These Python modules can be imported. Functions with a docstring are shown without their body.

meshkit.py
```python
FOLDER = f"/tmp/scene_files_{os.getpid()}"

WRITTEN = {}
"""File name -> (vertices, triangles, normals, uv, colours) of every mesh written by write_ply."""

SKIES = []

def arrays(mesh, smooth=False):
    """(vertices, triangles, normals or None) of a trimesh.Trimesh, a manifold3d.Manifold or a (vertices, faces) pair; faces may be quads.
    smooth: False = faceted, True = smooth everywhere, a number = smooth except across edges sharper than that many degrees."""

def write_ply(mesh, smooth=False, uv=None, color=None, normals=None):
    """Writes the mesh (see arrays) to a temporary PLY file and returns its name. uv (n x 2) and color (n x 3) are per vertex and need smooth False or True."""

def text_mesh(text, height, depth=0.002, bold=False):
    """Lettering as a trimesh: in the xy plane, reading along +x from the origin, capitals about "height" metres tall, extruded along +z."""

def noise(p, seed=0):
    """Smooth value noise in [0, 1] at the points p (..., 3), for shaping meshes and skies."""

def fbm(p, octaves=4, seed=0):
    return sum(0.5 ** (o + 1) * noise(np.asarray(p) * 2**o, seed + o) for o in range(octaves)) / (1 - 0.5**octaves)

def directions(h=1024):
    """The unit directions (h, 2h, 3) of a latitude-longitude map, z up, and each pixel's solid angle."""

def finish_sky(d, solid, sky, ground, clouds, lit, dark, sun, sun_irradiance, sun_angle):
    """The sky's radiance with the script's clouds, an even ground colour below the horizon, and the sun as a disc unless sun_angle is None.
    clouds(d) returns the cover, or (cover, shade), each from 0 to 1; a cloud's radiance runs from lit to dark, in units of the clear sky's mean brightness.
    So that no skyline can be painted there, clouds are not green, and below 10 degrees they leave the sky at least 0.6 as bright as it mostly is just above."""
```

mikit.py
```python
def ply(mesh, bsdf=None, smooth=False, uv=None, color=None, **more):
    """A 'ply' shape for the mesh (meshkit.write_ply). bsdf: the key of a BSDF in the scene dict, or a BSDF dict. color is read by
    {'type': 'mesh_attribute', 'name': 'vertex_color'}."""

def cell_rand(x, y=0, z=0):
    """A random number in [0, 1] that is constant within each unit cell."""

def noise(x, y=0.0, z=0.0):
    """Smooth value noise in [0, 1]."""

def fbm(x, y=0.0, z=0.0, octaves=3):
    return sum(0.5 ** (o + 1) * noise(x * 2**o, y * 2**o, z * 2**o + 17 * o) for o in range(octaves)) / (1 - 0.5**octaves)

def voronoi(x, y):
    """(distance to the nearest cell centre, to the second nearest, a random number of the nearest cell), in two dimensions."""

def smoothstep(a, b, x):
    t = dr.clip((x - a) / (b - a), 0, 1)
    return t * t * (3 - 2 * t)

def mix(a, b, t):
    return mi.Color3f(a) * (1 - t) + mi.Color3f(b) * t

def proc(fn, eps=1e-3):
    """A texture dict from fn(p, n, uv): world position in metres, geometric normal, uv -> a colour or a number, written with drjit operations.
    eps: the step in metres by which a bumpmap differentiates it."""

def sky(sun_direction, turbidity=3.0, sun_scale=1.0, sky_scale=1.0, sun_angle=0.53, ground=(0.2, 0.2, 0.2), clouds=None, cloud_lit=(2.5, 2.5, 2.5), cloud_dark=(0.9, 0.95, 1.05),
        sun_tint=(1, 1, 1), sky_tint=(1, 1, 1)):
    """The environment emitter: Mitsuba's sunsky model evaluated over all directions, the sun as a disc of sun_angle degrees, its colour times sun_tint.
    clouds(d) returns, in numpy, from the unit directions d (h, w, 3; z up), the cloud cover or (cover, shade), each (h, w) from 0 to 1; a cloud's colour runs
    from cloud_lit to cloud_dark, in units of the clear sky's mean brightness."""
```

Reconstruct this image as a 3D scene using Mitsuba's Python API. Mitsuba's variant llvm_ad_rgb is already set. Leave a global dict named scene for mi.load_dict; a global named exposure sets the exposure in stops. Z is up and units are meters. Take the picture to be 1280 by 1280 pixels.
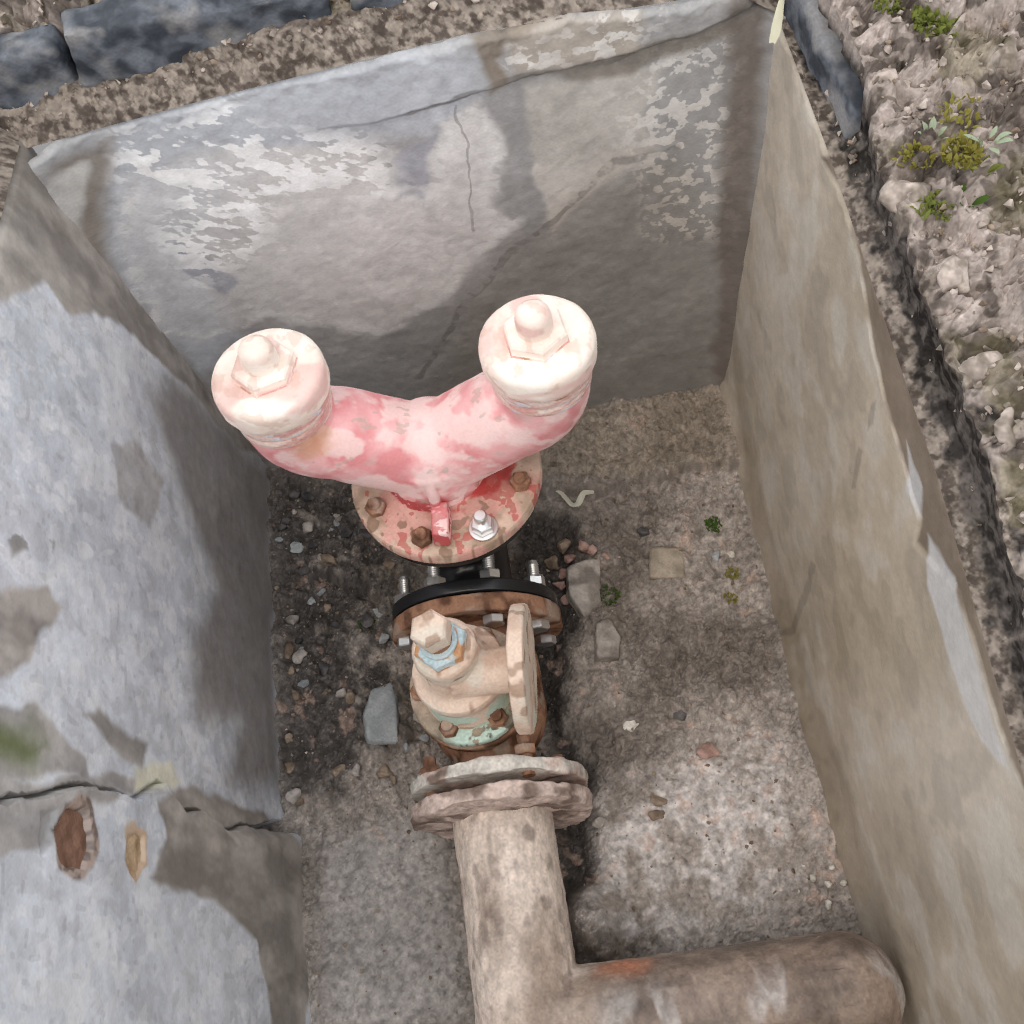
import math, random
import numpy as np, trimesh, manifold3d as m3
from scipy.spatial import cKDTree
import drjit as dr
import mitsuba as mi
import mikit, meshkit
from mikit import noise, fbm, voronoi, smoothstep, mix, proc
T = mi.ScalarTransform4f
rng = np.random.default_rng(11)
scene, labels = {}, {}

# ------------------------------------------------------------------ camera, sky, exposure
CAM_H, TILT, ROLL = 1.5, math.radians(27.5), math.radians(9.0)
F = np.array([0, math.sin(TILT), -math.cos(TILT)])
D0 = np.cross(F, [1.0, 0, 0])
DOWN = -math.sin(ROLL) * np.array([1.0, 0, 0]) + math.cos(ROLL) * D0
scene['camera'] = {'type': 'perspective', 'fov': math.degrees(2 * math.atan(640 / 1380)), 'fov_axis': 'x', 'near_clip': 0.05, 'far_clip': 300.0,
                   'to_world': T().look_at(origin=[0, 0, CAM_H], target=[0, F[1], CAM_H + F[2]], up=(-DOWN).tolist())}
scene['sky'] = mikit.sky((-0.25, -0.40, 1.0), turbidity=4, sun_scale=0.12, sun_angle=40, sun_tint=(1.0, 0.99, 1.0), clouds=lambda d: 1.0, cloud_lit=(2.45, 2.5, 2.6))
exposure = 2.35

# ------------------------------------------------------------------ stains and painted shade in wall and floor coordinates (metres)
BACK_STAINS = {
    'pale': [(-0.362, 0.637), (-0.235, 0.651), (-0.153, 0.628), (-0.086, 0.608), (-0.077, 0.557), (-0.037, 0.542), (-0.002, 0.637), (0.035, 0.657), (0.057, 0.578), (0.037, 0.505), (0.07, 0.463), (-0.063, 0.323), (-0.146, 0.282), (-0.28, 0.361), (-0.376, 0.325), (-0.418, 0.388), (-0.402, 0.537)],
    'cool': [(-0.423, 0.679), (-0.255, 0.72), (0.011, 0.738), (0.041, 0.713), (0.035, 0.657), (-0.022, 0.618), (-0.144, 0.632), (-0.243, 0.593), (-0.336, 0.478), (-0.321, 0.328), (-0.399, 0.256), (-0.417, 0.498), (-0.394, 0.601)],
    'bloom': [(-0.355, 0.687), (-0.286, 0.678), (-0.227, 0.704), (-0.191, 0.653), (-0.125, 0.639), (-0.078, 0.606), (-0.078, 0.551), (-0.141, 0.564), (-0.216, 0.561), (-0.242, 0.499), (-0.29, 0.467), (-0.345, 0.45), (-0.358, 0.526), (-0.315, 0.596), (-0.37, 0.638)],
    'bare': [(-0.067, 0.592), (-0.017, 0.623), (-0.041, 0.52), (-0.067, 0.535)],
    'bare2': [(-0.336, 0.521), (-0.292, 0.429), (-0.317, 0.412), (-0.345, 0.45), (-0.358, 0.498)],
    'streak': [(0.056, 0.674), (0.079, 0.659), (0.094, 0.594), (0.086, 0.521), (0.105, 0.448), (0.073, 0.426), (0.049, 0.503), (0.063, 0.564)],
    'pale2': [(0.079, 0.664), (0.173, 0.678), (0.234, 0.655), (0.219, 0.592), (0.239, 0.552), (0.155, 0.5), (0.104, 0.434), (0.089, 0.494)],
    'spots': [(0.237, 0.686), (0.308, 0.693), (0.344, 0.364), (0.237, 0.388), (0.183, 0.622)],
    'bloom2': [(0.062, 0.719), (0.173, 0.741), (0.218, 0.738), (0.207, 0.692), (0.148, 0.682), (0.071, 0.679)],
    'tan': [(0.077, 0.754), (0.206, 0.74), (0.207, 0.692), (0.072, 0.682)],
    'wet': [(0.035, 0.739), (0.076, 0.74), (0.141, 0.752), (0.075, 0.728), (0.058, 0.705), (0.064, 0.67), (0.046, 0.662)],
    'wetjoint': [(0.071, 0.679), (0.306, 0.712), (0.312, 0.692), (0.2, 0.657)],
    'damp': [(-0.081, 0.147), (-0.008, 0.335), (0.063, 0.429), (0.174, 0.528), (0.258, 0.548), (0.322, 0.369), (0.375, 0.019), (0.138, -0.031), (-0.112, -0.03)],
    'cornerR': [(0.296, 0.742), (0.336, 0.735), (0.401, -0.035), (0.347, -0.019)],
    'cornerL': [(-0.425, 0.673), (-0.355, 0.687), (-0.414, 0.553), (-0.442, 0.394), (-0.403, 0.276), (-0.366, 0.048), (-0.374, -0.053), (-0.428, -0.035), (-0.43, 0.264), (-0.441, 0.532)],
    'tongue': [(-0.462, 0.634), (-0.422, 0.661), (-0.392, 0.661), (-0.44, 0.546), (-0.433, 0.494), (-0.453, 0.492), (-0.469, 0.605)],
}
LEFT_STAINS = {
    'topwet': [(0.933, 0.79), (1.16, 0.58), (0.926, 0.525), (0.944, 0.01), (0.9, 0.113), (0.878, 0.378), (0.849, 0.501), (0.797, 0.586), (0.797, 0.633), (0.679, 0.752)],
    'spotwet': [(0.422, 0.715), (0.464, 0.599), (0.451, 0.577), (0.384, 0.623), (0.35, 0.704)],
    'basewet': [(0.876, 0.343), (0.934, -0.024), (0.413, 0.001), (0.373, 0.185), (0.471, 0.14), (0.423, 0.276), (0.529, 0.286), (0.623, 0.211), (0.803, 0.398)],
    'smear': [(0.68, 0.491), (0.728, 0.437), (0.709, 0.364), (0.629, 0.394), (0.631, 0.47)],
    'smear2': [(0.369, 0.527), (0.381, 0.49), (0.368, 0.396), (0.339, 0.413)],
    'mossy': [(0.337, 0.702), (0.347, 0.613), (0.324, 0.523), (0.3, 0.514), (0.302, 0.582), (0.252, 0.69)],
    'crackwet': [(0.28, 0.673), (0.292, 0.581), (0.329, 0.455), (0.328, 0.368), (0.282, 0.527), (0.231, 0.6), (0.209, 0.663)],
    'nosewet': [(0.316, 0.386), (0.339, 0.339), (0.367, 0.066), (0.3, -0.064), (0.215, -0.051), (0.097, 0.033), (0.095, 0.117), (0.196, 0.158), (0.229, 0.258), (0.23, 0.401), (0.279, 0.367)],
    'yellow': [(0.336, 0.425), (0.369, 0.339), (0.347, 0.319), (0.316, 0.421)],
    'holeA': [(0.271, 0.564), (0.278, 0.529), (0.245, 0.517), (0.223, 0.529), (0.223, 0.568), (0.248, 0.579)],
    'holeB': [(0.268, 0.451), (0.274, 0.416), (0.247, 0.415), (0.23, 0.437), (0.242, 0.45)],
    'chip': [(0.26, 0.603), (0.267, 0.576), (0.238, 0.582), (0.222, 0.596)],
    'greyscrape': [(0.49, 0.667), (0.525, 0.598), (0.502, 0.603), (0.475, 0.659)],
    'green': [(0.315, 0.689), (0.33, 0.623), (0.323, 0.585), (0.3, 0.607), (0.284, 0.684)],
}
RIGHT_STAINS = {
    'topwet': [(0.754, 0.682), (0.672, 0.701), (0.565, 0.636), (0.395, 0.604), (0.386, 0.574), (0.315, 0.636), (0.143, 0.622), (0.076, 0.669), (0.183, 0.7), (0.451, 0.714), (0.604, 0.705), (0.72, 0.725)],
    'dry1': [(0.456, 0.635), (0.413, 0.632), (0.396, 0.602), (0.43, 0.601)],
    'dry2': [(0.379, 0.601), (0.326, 0.637), (0.17, 0.613), (0.2, 0.572), (0.339, 0.573)],
    'dry3': [(0.531, -0.203), (0.388, -0.11), (0.201, -0.074), (0.16, -0.077), (0.378, -0.211)],
    'ochre': [(0.523, 0.372), (0.535, 0.677), (0.401, 0.593), (0.315, 0.514), (0.298, 0.315), (0.406, 0.129)],
    'basewet': [(1.004, 0.231), (0.698, 0.086), (0.449, 0.069), (0.132, 0.13), (-0.011, 0.101), (-0.007, -0.015), (0.372, -0.139), (0.867, 0.08)],
    'scar1': [(0.527, 0.509), (0.516, 0.519), (0.506, 0.461), (0.515, 0.448)],
    'scar2': [(0.53, 0.587), (0.524, 0.603), (0.513, 0.577), (0.521, 0.558)],
    'scar3': [(0.526, 0.226), (0.513, 0.242), (0.501, 0.052), (0.512, -0.008)],
}
FLOOR_STAINS = {
    'lime': [(0.054, 0.319), (0.231, 0.379), (0.305, 0.367), (0.307, 0.248), (0.244, 0.167), (0.074, 0.144), (-0.001, 0.184)],
    'patchL': [(-0.324, 0.335), (-0.148, 0.351), (-0.148, 0.083), (-0.339, 0.092)],
    'wetblack': [(0.0, 0.781), (0.094, 0.75), (0.09, 0.657), (0.021, 0.447), (0.053, 0.374), (0.033, 0.229), (-0.021, 0.187), (0.001, 0.393), (-0.029, 0.575)],
    'darkL': [(-0.379, 0.936), (-0.191, 0.872), (-0.166, 0.728), (-0.201, 0.483), (-0.299, 0.385), (-0.376, 0.397)],
    'backcrust': [(-0.081, 0.941), (0.136, 0.924), (0.378, 0.94), (0.367, 0.785), (0.106, 0.819), (-0.094, 0.826)],
    'slabR': [(0.187, 0.693), (0.249, 0.669), (0.252, 0.629), (0.183, 0.641)],
}



def poly(u, v, pts, soft=0.006):
    """0..1 cover of a stain whose outline is pts"""
    d2, ins = mi.Float(1e6), mi.Mask(False)
    n = len(pts)
    for i in range(n):
        ax, ay = pts[i]
        bx, by = pts[(i + 1) % n]
        ex, ey = bx - ax, by - ay
        wx, wy = u - ax, v - ay
        k = 1.0 / (ex * ex + ey * ey + 1e-12)
        t = dr.clip(dr.fma(wx, ex * k, wy * (ey * k)), 0, 1)
        qx, qy = dr.fma(t, -ex, wx), dr.fma(t, -ey, wy)
        d2 = dr.minimum(d2, dr.fma(qx, qx, qy * qy))
        if abs(ey) > 1e-9:
            c = ((v >= ay) != (v >= by)) & (wx < ex * wy * (1.0 / ey))
            ins = ins ^ c
    d = dr.sqrt(d2)
    d = dr.select(ins, d, -d)
    return smoothstep(-soft, soft, d) if np.isscalar(soft) else [smoothstep(-q, q, d) for q in soft]


def line(u, v, pts, w):
    d2 = mi.Float(1e6)
    for (ax, ay), (bx, by) in zip(pts[:-1], pts[1:]):
        ex, ey = bx - ax, by - ay
        wx, wy = u - ax, v - ay
        t = dr.clip((wx * ex + wy * ey) * (1.0 / (ex * ex + ey * ey + 1e-12)), 0, 1)
        d2 = dr.minimum(d2, dr.square(wx - ex * t) + dr.square(wy - ey * t))
    return 1 - smoothstep(w * 0.5, w, dr.sqrt(d2))


def n2(x, y, k=0):
    """two-dimensional smooth value noise, k picks another pattern"""
    fx, fy = dr.floor(x), dr.floor(y)
    tx, ty = x - fx, y - fy
    tx, ty = tx * tx * tx * (tx * (tx * 6 - 15) + 10), ty * ty * ty * (ty * (ty * 6 - 15) + 10)
    ix, iy = mi.UInt32(mi.Int32(fx)), mi.UInt32(mi.Int32(fy))

    def h(a, b):
        q = (ix + a) * 374761393 + (iy + b) * 668265263 + (k * 974711 + 12345)
        q = (q ^ (q >> 13)) * 1274126177
        q = (q ^ (q >> 15)) * 2246822519
        return mi.Float((q >> 8) & 0xFFFF) * (1.0 / 65535)

    return dr.lerp(dr.lerp(h(0, 0), h(1, 0), tx), dr.lerp(h(0, 1), h(1, 1), tx), ty)


def f2(x, y, k=0, o=3):
    """fractal noise whose octaves are turned against each other"""
    out, a, t = 0, 1.0, 0.0
    for i in range(o):
        out = out + a * n2(x, y, int(k * 10) + i)
        t += a
        a *= 0.55
        x, y = 1.62 * x + 1.18 * y + 3.1, -1.18 * x + 1.62 * y - 1.7
    return out * (1.0 / t)


def warp(u, v, s, a, k=0):
    return u + a * (f2(u * s, v * s, k, 3) - 0.5) * 2, v + a * (f2(u * s, v * s, k + 9, 3) - 0.5) * 2


# ------------------------------------------------------------------ materials
def mat(name, color, rough=0.6, bump=None, scale=0.001, spec=0.4, eps=1e-3, metallic=0.0, grain=0.34, **kw):
    if callable(color):
        tint = color
        color = lambda p, n, uv: tint(p, n, uv) * (1 - grain * 0.5 + grain * noise(p.x * 430, p.y * 430, p.z * 430))
    if rough >= 0.7:
        scene[name] = {'type': 'twosided', 'bsdf': {'type': 'diffuse', 'reflectance': proc(color) if callable(color) else {'type': 'rgb', 'value': list(color)}}}
        return name
    base = {'type': 'principled', 'base_color': proc(color) if callable(color) else {'type': 'rgb', 'value': list(color)}, 'roughness': proc(rough) if callable(rough) else rough,
            'specular': spec, 'metallic': metallic, **kw}
    scene[name] = {'type': 'twosided', 'bsdf': base}
    return name


HAIR_BACK = [(0.011, 0.656), (0.014, 0.60), (0.009, 0.563), (0.011, 0.463)]
DIAG_BACK = [(0.259, 0.546), (0.184, 0.532), (0.155, 0.513), (0.11, 0.46), (0.073, 0.426), (-0.008, 0.335), (-0.107, 0.175)]
JOINT_BACK = [(-0.2, 0.648), (-0.157, 0.651), (-0.078, 0.652), (0.028, 0.669), (0.088, 0.678), (0.173, 0.686), (0.257, 0.697), (0.35, 0.73)]


def back_color(p, n, uv):
    u, v = warp(p.x, p.z, 22.0, 0.011, 3)
    S = BACK_STAINS
    fine_, broad = f2(p.x * 75, p.z * 75, 1, 3), f2(p.x * 10, p.z * 8, 5, 3)
    k = f2(p.x * 38 + 0.6 * p.z * 38, p.z * 52, 8, 4)
    c = mix((0.29, 0.29, 0.29), (0.42, 0.415, 0.41), broad)
    c = mix(c, mix((0.43, 0.46, 0.50), (0.53, 0.56, 0.60), broad), poly(u, v, S['cool'], 0.02) * 0.9)
    pal, pal3 = poly(u, v, S['pale'], (0.010, 0.03))
    c = mix(c, mix((0.58, 0.57, 0.56), (0.72, 0.71, 0.70), broad), pal * (0.88 - 0.45 * smoothstep(-0.18, -0.34, u)))
    c = mix(c, mix((0.42, 0.40, 0.365), (0.60, 0.575, 0.54), broad), poly(u, v, S['pale2'], 0.008) * 0.9)
    c = mix(c, (0.45, 0.40, 0.34), poly(u, v, S['tan'], 0.008) * 0.8)
    c = mix(c, (0.36, 0.37, 0.41), dr.maximum(poly(u, v, S['bare'], 0.004), poly(u, v, S['bare2'], 0.004)) * 0.9)
    c = mix(c, (0.33, 0.33, 0.33), poly(u, v, S['streak'], 0.005) * 0.9)
    # lime bloom: small ragged crusts
    k4 = f2(p.x * 120 + 0.7 * p.z * 120, p.z * 150, 14, 2)
    c = mix(c, (0.90, 0.91, 0.91), smoothstep(0.465, 0.515, k * 0.72 + k4 * 0.28) * poly(u, v, S['bloom'], 0.03) * 0.95)
    area2 = dr.maximum(poly(u, v, S['spots'], 0.03) * 0.95, poly(u, v, S['bloom2'], 0.02))
    k2 = f2(p.x * 85, p.z * 95, 4, 3)
    c = mix(c, (0.70, 0.68, 0.65), smoothstep(0.545, 0.60, k2) * area2 * smoothstep(0.35, 0.6, broad + 0.12) * 0.85)
    c = mix(c, (0.76, 0.76, 0.75), pal * (1 - pal3) * 2.0 * smoothstep(0.46, 0.54, k) * 0.8)
    # darker, browner lower right part and brown wet runs
    c = mix(c, c * mi.Color3f(0.72, 0.665, 0.60), poly(u, v, S['damp'], 0.040) * 0.62)
    c = mix(c, (0.22, 0.18, 0.14), poly(u, v, S['wet'], 0.005) * 0.85)
    c = mix(c, (0.19, 0.165, 0.135), poly(u, v, S['wetjoint'], 0.007) * 0.75)
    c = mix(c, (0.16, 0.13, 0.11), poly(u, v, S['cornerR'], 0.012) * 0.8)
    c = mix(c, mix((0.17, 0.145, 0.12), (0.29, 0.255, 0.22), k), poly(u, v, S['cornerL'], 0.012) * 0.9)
    c = mix(c, (0.55, 0.55, 0.53), poly(u, v, S['tongue'], 0.006) * 0.85)
    c = mix(c, (0.12, 0.11, 0.10), line(u, v, JOINT_BACK, 0.006) * 0.6 * smoothstep(0.35, 0.6, broad))
    c = mix(c, (0.14, 0.13, 0.12), line(u, v, HAIR_BACK, 0.002) * 0.45)
    c = mix(c, (0.14, 0.13, 0.12), line(u, v, DIAG_BACK, 0.007) * 0.55 * smoothstep(0.3, 0.6, fine_))
    return c * (0.84 + 0.32 * fine_)


def left_color(p, n, uv):
    u, v = warp(p.y, p.z, 20.0, 0.011, 1)
    S = LEFT_STAINS
    fine_, broad, wh = f2(p.y * 80, p.z * 80, 1, 3), f2(p.y * 7, p.z * 7, 5, 4), f2(p.y * 34, p.z * 26, 7, 4)
    c = mix((0.50, 0.53, 0.575), (0.61, 0.64, 0.685), smoothstep(0.3, 0.7, broad))
    c = mix(c, (0.70, 0.71, 0.72), smoothstep(0.57, 0.66, wh) * 0.55)
    c = mix(c, (0.36, 0.36, 0.365), smoothstep(0.44, 0.34, wh) * 0.3)
    wm = f2(p.y * 24, p.z * 12, 4, 4)
    c = mix(c, (0.74, 0.75, 0.76), smoothstep(0.60, 0.645, f2(p.y * 42 + p.z * 30, p.z * 22 - p.y * 12, 11, 4)) * 0.28)
    c = mix(c, c * 0.75, smoothstep(0.84, 0.88, n2(p.y * 110, p.z * 110, 5)) * 0.5)
    wetc = mix((0.16, 0.135, 0.11), (0.40, 0.36, 0.315), smoothstep(0.25, 0.8, wm))
    wet = mi.Float(0)
    for k, a in (('topwet', 0.92), ('spotwet', 0.85), ('smear', 0.5), ('smear2', 0.8), ('crackwet', 0.7), ('nosewet', 0.9), ('mossy', 0.7)):
        wet = dr.maximum(wet, poly(u, v, S[k], 0.005) * a)
    c = mix(c, wetc, wet)
    c = mix(c, mix((0.17, 0.15, 0.138), (0.29, 0.27, 0.255), wm), poly(u, v, S['basewet'], 0.030) * 0.85)  # darker brown grey towards the foot of the wall
    c = mix(c, (0.22, 0.22, 0.21), poly(u, v, S['greyscrape'], 0.004) * smoothstep(0.4, 0.5, wh) * 0.9)
    c = mix(c, (0.68, 0.66, 0.50), poly(u, v, S['yellow'], 0.005) * 0.8)
    c = mix(c, (0.11, 0.14, 0.05), poly(u, v, S['green'], 0.016) * smoothstep(0.35, 0.6, wh + 0.12) * 0.9)
    c = mix(c, mix((0.13, 0.085, 0.06), (0.36, 0.27, 0.22), smoothstep(0.35, 0.6, fine_)), smoothstep(0.0, 0.3, poly(u, v, S['holeA'], 0.010)) * 0.9)
    c = mix(c, (0.52, 0.36, 0.22), smoothstep(0.0, 0.25, poly(u, v, S['holeB'], 0.010)) * 0.85)
    c = mix(c, (0.29, 0.29, 0.29), poly(u, v, S['chip'], 0.004) * 0.7)
    return c * (0.87 + 0.26 * fine_)


def right_color(p, n, uv):
    u, v = warp(p.y, p.z, 18.0, 0.008, 2)
    S = RIGHT_STAINS
    broad, fine_, tr = f2(p.y * 6, p.z * 4, 5, 4), f2(p.y * 90, p.z * 90, 1, 3), f2(p.y * 16, p.z * 16, 6, 3)
    c = mix((0.40, 0.345, 0.268), (0.53, 0.472, 0.39), smoothstep(0.25, 0.75, broad))
    c = mix(c, (0.47, 0.39, 0.285), poly(u, v, S['ochre'], 0.07) * 0.55)
    c = mix(c, (0.56, 0.525, 0.465), smoothstep(0.52, 0.70, tr) * 0.5)
    c = mix(c, c * 0.72, smoothstep(0.42, 0.30, tr) * 0.5)
    c = mix(c, mix((0.13, 0.10, 0.075), (0.23, 0.18, 0.135), tr), poly(u, v, S['topwet'], 0.004) * 0.92)
    c = mix(c, (0.56, 0.56, 0.555), dr.maximum(poly(u, v, S['dry1'], 0.004), poly(u, v, S['dry2'], 0.004)) * 0.8)
    c = mix(c, (0.62, 0.58, 0.52), poly(u, v, S['dry3'], 0.012) * smoothstep(0.5, 0.6, fine_) * 0.6)
    c = mix(c, c * mi.Color3f(0.62, 0.58, 0.54), poly(u, v, S['basewet'], 0.02) * 0.7)
    for k in ('scar1', 'scar2', 'scar3'):
        c = mix(c, c * 0.6, poly(u, v, S[k], 0.003) * 0.7)
    return c * (0.90 + 0.2 * fine_)


def floor_color(p, n, uv):
    u, v = warp(p.x, p.y, 25.0, 0.014, 2)
    S = FLOOR_STAINS
    broad, g, mid = f2(p.x * 10, p.y * 10, 1, 4), f2(p.x * 120, p.y * 120, 3, 3), f2(p.x * 36, p.y * 36, 6, 4)
    c = mix((0.165, 0.142, 0.124), (0.325, 0.290, 0.262), smoothstep(0.3, 0.7, broad))
    c = mix(c, (0.56, 0.535, 0.525), poly(u, v, S['lime'], 0.05) * smoothstep(0.34, 0.62, mid) * 0.85)
    c = mix(c, (0.31, 0.295, 0.285), poly(u, v, S['patchL'], 0.030) * 0.65)
    c = mix(c, (0.28, 0.235, 0.185), poly(u, v, S['backcrust'], 0.01) * 0.6)
    c = mix(c, (0.055, 0.05, 0.047), poly(u, v, S['darkL'], 0.04) * smoothstep(0.30, 0.58, mid + 0.9 * smoothstep(-0.25, -0.36, u) * 0.3) * 0.85)
    c = mix(c, (0.04, 0.034, 0.03), poly(u, v, S['wetblack'], 0.014) * 0.92)  # black wet earth, with the shadow right of bend and pipe painted in
    cr = n2(p.x * 170, p.y * 170, 77)
    c = mix(c, c * mix((0.5, 0.49, 0.48), (1.45, 1.42, 1.4), cr), 0.4)
    c = mix(c, (0.46, 0.33, 0.27), smoothstep(0.66, 0.76, mid) * smoothstep(0.5, 0.6, broad) * 0.5)
    return c * (0.6 + 0.8 * g)


def ground_color(p, n, uv):
    x, y = p.x + 0.4 * p.z, p.y + 0.3 * p.z
    a, g, b = f2(x * 20, y * 20, 1, 4), f2(x * 120, y * 120, 2, 3), f2(x * 55, y * 55, 3, 3)
    c = mix((0.25, 0.22, 0.20), (0.50, 0.455, 0.43), smoothstep(0.28, 0.58, a))
    c = mix(c, (0.11, 0.095, 0.085), smoothstep(0.56, 0.68, b) * 0.75)
    c = mix(c, (0.60, 0.55, 0.53), smoothstep(0.44, 0.34, b) * 0.6)
    c = mix(c, (0.20, 0.19, 0.09), smoothstep(0.60, 0.72, f2(x * 13, y * 13, 4, 3)) * 0.45)
    c = c * mi.Color3f(0.74, 0.70, 0.665)
    # the mortar haunch round the rim is a darker, damp brown, with overhang shade painted near black over bituminous soil under the right bank
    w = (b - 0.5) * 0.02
    hx = 1 - smoothstep(0.010, 0.016, p.x - 0.352 + w)
    hb = 1 - smoothstep(0.036, 0.052, p.y - 0.935 + w)
    h = dr.select(p.y > 0.935, hb, hx)
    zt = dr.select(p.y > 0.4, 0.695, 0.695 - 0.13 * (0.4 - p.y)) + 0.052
    shade_layer = smoothstep(0.008, 0.014, p.x - 0.352 + w) * (1 - smoothstep(zt - 0.006, zt + 0.006, p.z + 1.6 * w)) * (1 - smoothstep(0.06, 0.08, p.x - 0.352)) * dr.select(p.y > 0.935, 0.0, 1.0)
    c = mix(c, mix((0.075, 0.06, 0.05), (0.27, 0.23, 0.195), smoothstep(0.28, 0.72, f2(x * 150, y * 150, 6, 3))), h * 0.94)
    c = mix(c, mix((0.018, 0.017, 0.017), (0.12, 0.105, 0.095), smoothstep(0.3, 0.75, f2(p.y * 110, p.z * 110 + x * 60, 7, 3))), shade_layer * 0.92)
    return c * (0.6 + 0.8 * g)


def pink_color(p, n, uv):
    a = fbm(p.x * 24, p.y * 24, p.z * 24, 3)
    b = fbm(p.x * 60 + 5, p.y * 130, p.z * 60, 3)
    q = fbm(p.x * 34 + 4, p.y * 34, p.z * 34, 4)
    c = mix((0.70, 0.27, 0.28), (0.80, 0.45, 0.45), smoothstep(0.3, 0.6, a))
    c = mix(c, (0.84, 0.65, 0.62), smoothstep(0.44, 0.58, q) * 0.75)
    c = mix(c, (0.56, 0.46, 0.41), smoothstep(0.30, 0.24, q) * 0.35)
    c = mix(c, (0.40, 0.033, 0.035), smoothstep(0.46, 0.52, b) * smoothstep(0.375, 0.35, p.z + 0.03 * (a - 0.5)) * 0.9)
    c = mix(c, (0.46, 0.36, 0.31), smoothstep(0.70, 0.73, b) * 0.5)
    dd = dr.sqrt(dr.square(p.x + 0.205) + dr.square(p.y - 0.655) + dr.square(p.z - 0.485))
    return mix(c, (0.62, 0.33, 0.18), (1 - smoothstep(0.012, 0.034, dd + 0.02 * (b - 0.5))) * 0.7)


def cap_color(p, n, uv):
    a = fbm(p.x * 30, p.y * 30, p.z * 30, 3)
    c = mix((0.80, 0.665, 0.585), (0.88, 0.79, 0.71), smoothstep(0.35, 0.6, a))
    c = mix(c, (0.70, 0.42, 0.385), smoothstep(0.56, 0.70, fbm(p.x * 22 + 9, p.y * 22, p.z * 40, 3)) * 0.65)
    return mix(c, (0.55, 0.38, 0.30), smoothstep(0.58, 0.68, fbm(p.x * 70, p.y * 50, p.z * 70, 3)) * 0.4)


def collar_color(p, n, uv):
    a = fbm(p.x * 40, p.y * 40, p.z * 160, 3)
    c = mix((0.62, 0.34, 0.30), (0.74, 0.58, 0.52), smoothstep(0.35, 0.6, a))
    c = mix(c, (0.66, 0.68, 0.74), smoothstep(0.62, 0.67, fbm(p.x * 60, p.y * 60, p.z * 150 + 4, 2)) * 0.8)
    return mix(c, (0.36, 0.19, 0.11), smoothstep(0.63, 0.72, fbm(p.x * 55 + 3, p.y * 55, p.z * 120, 2)) * 0.7)


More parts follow.
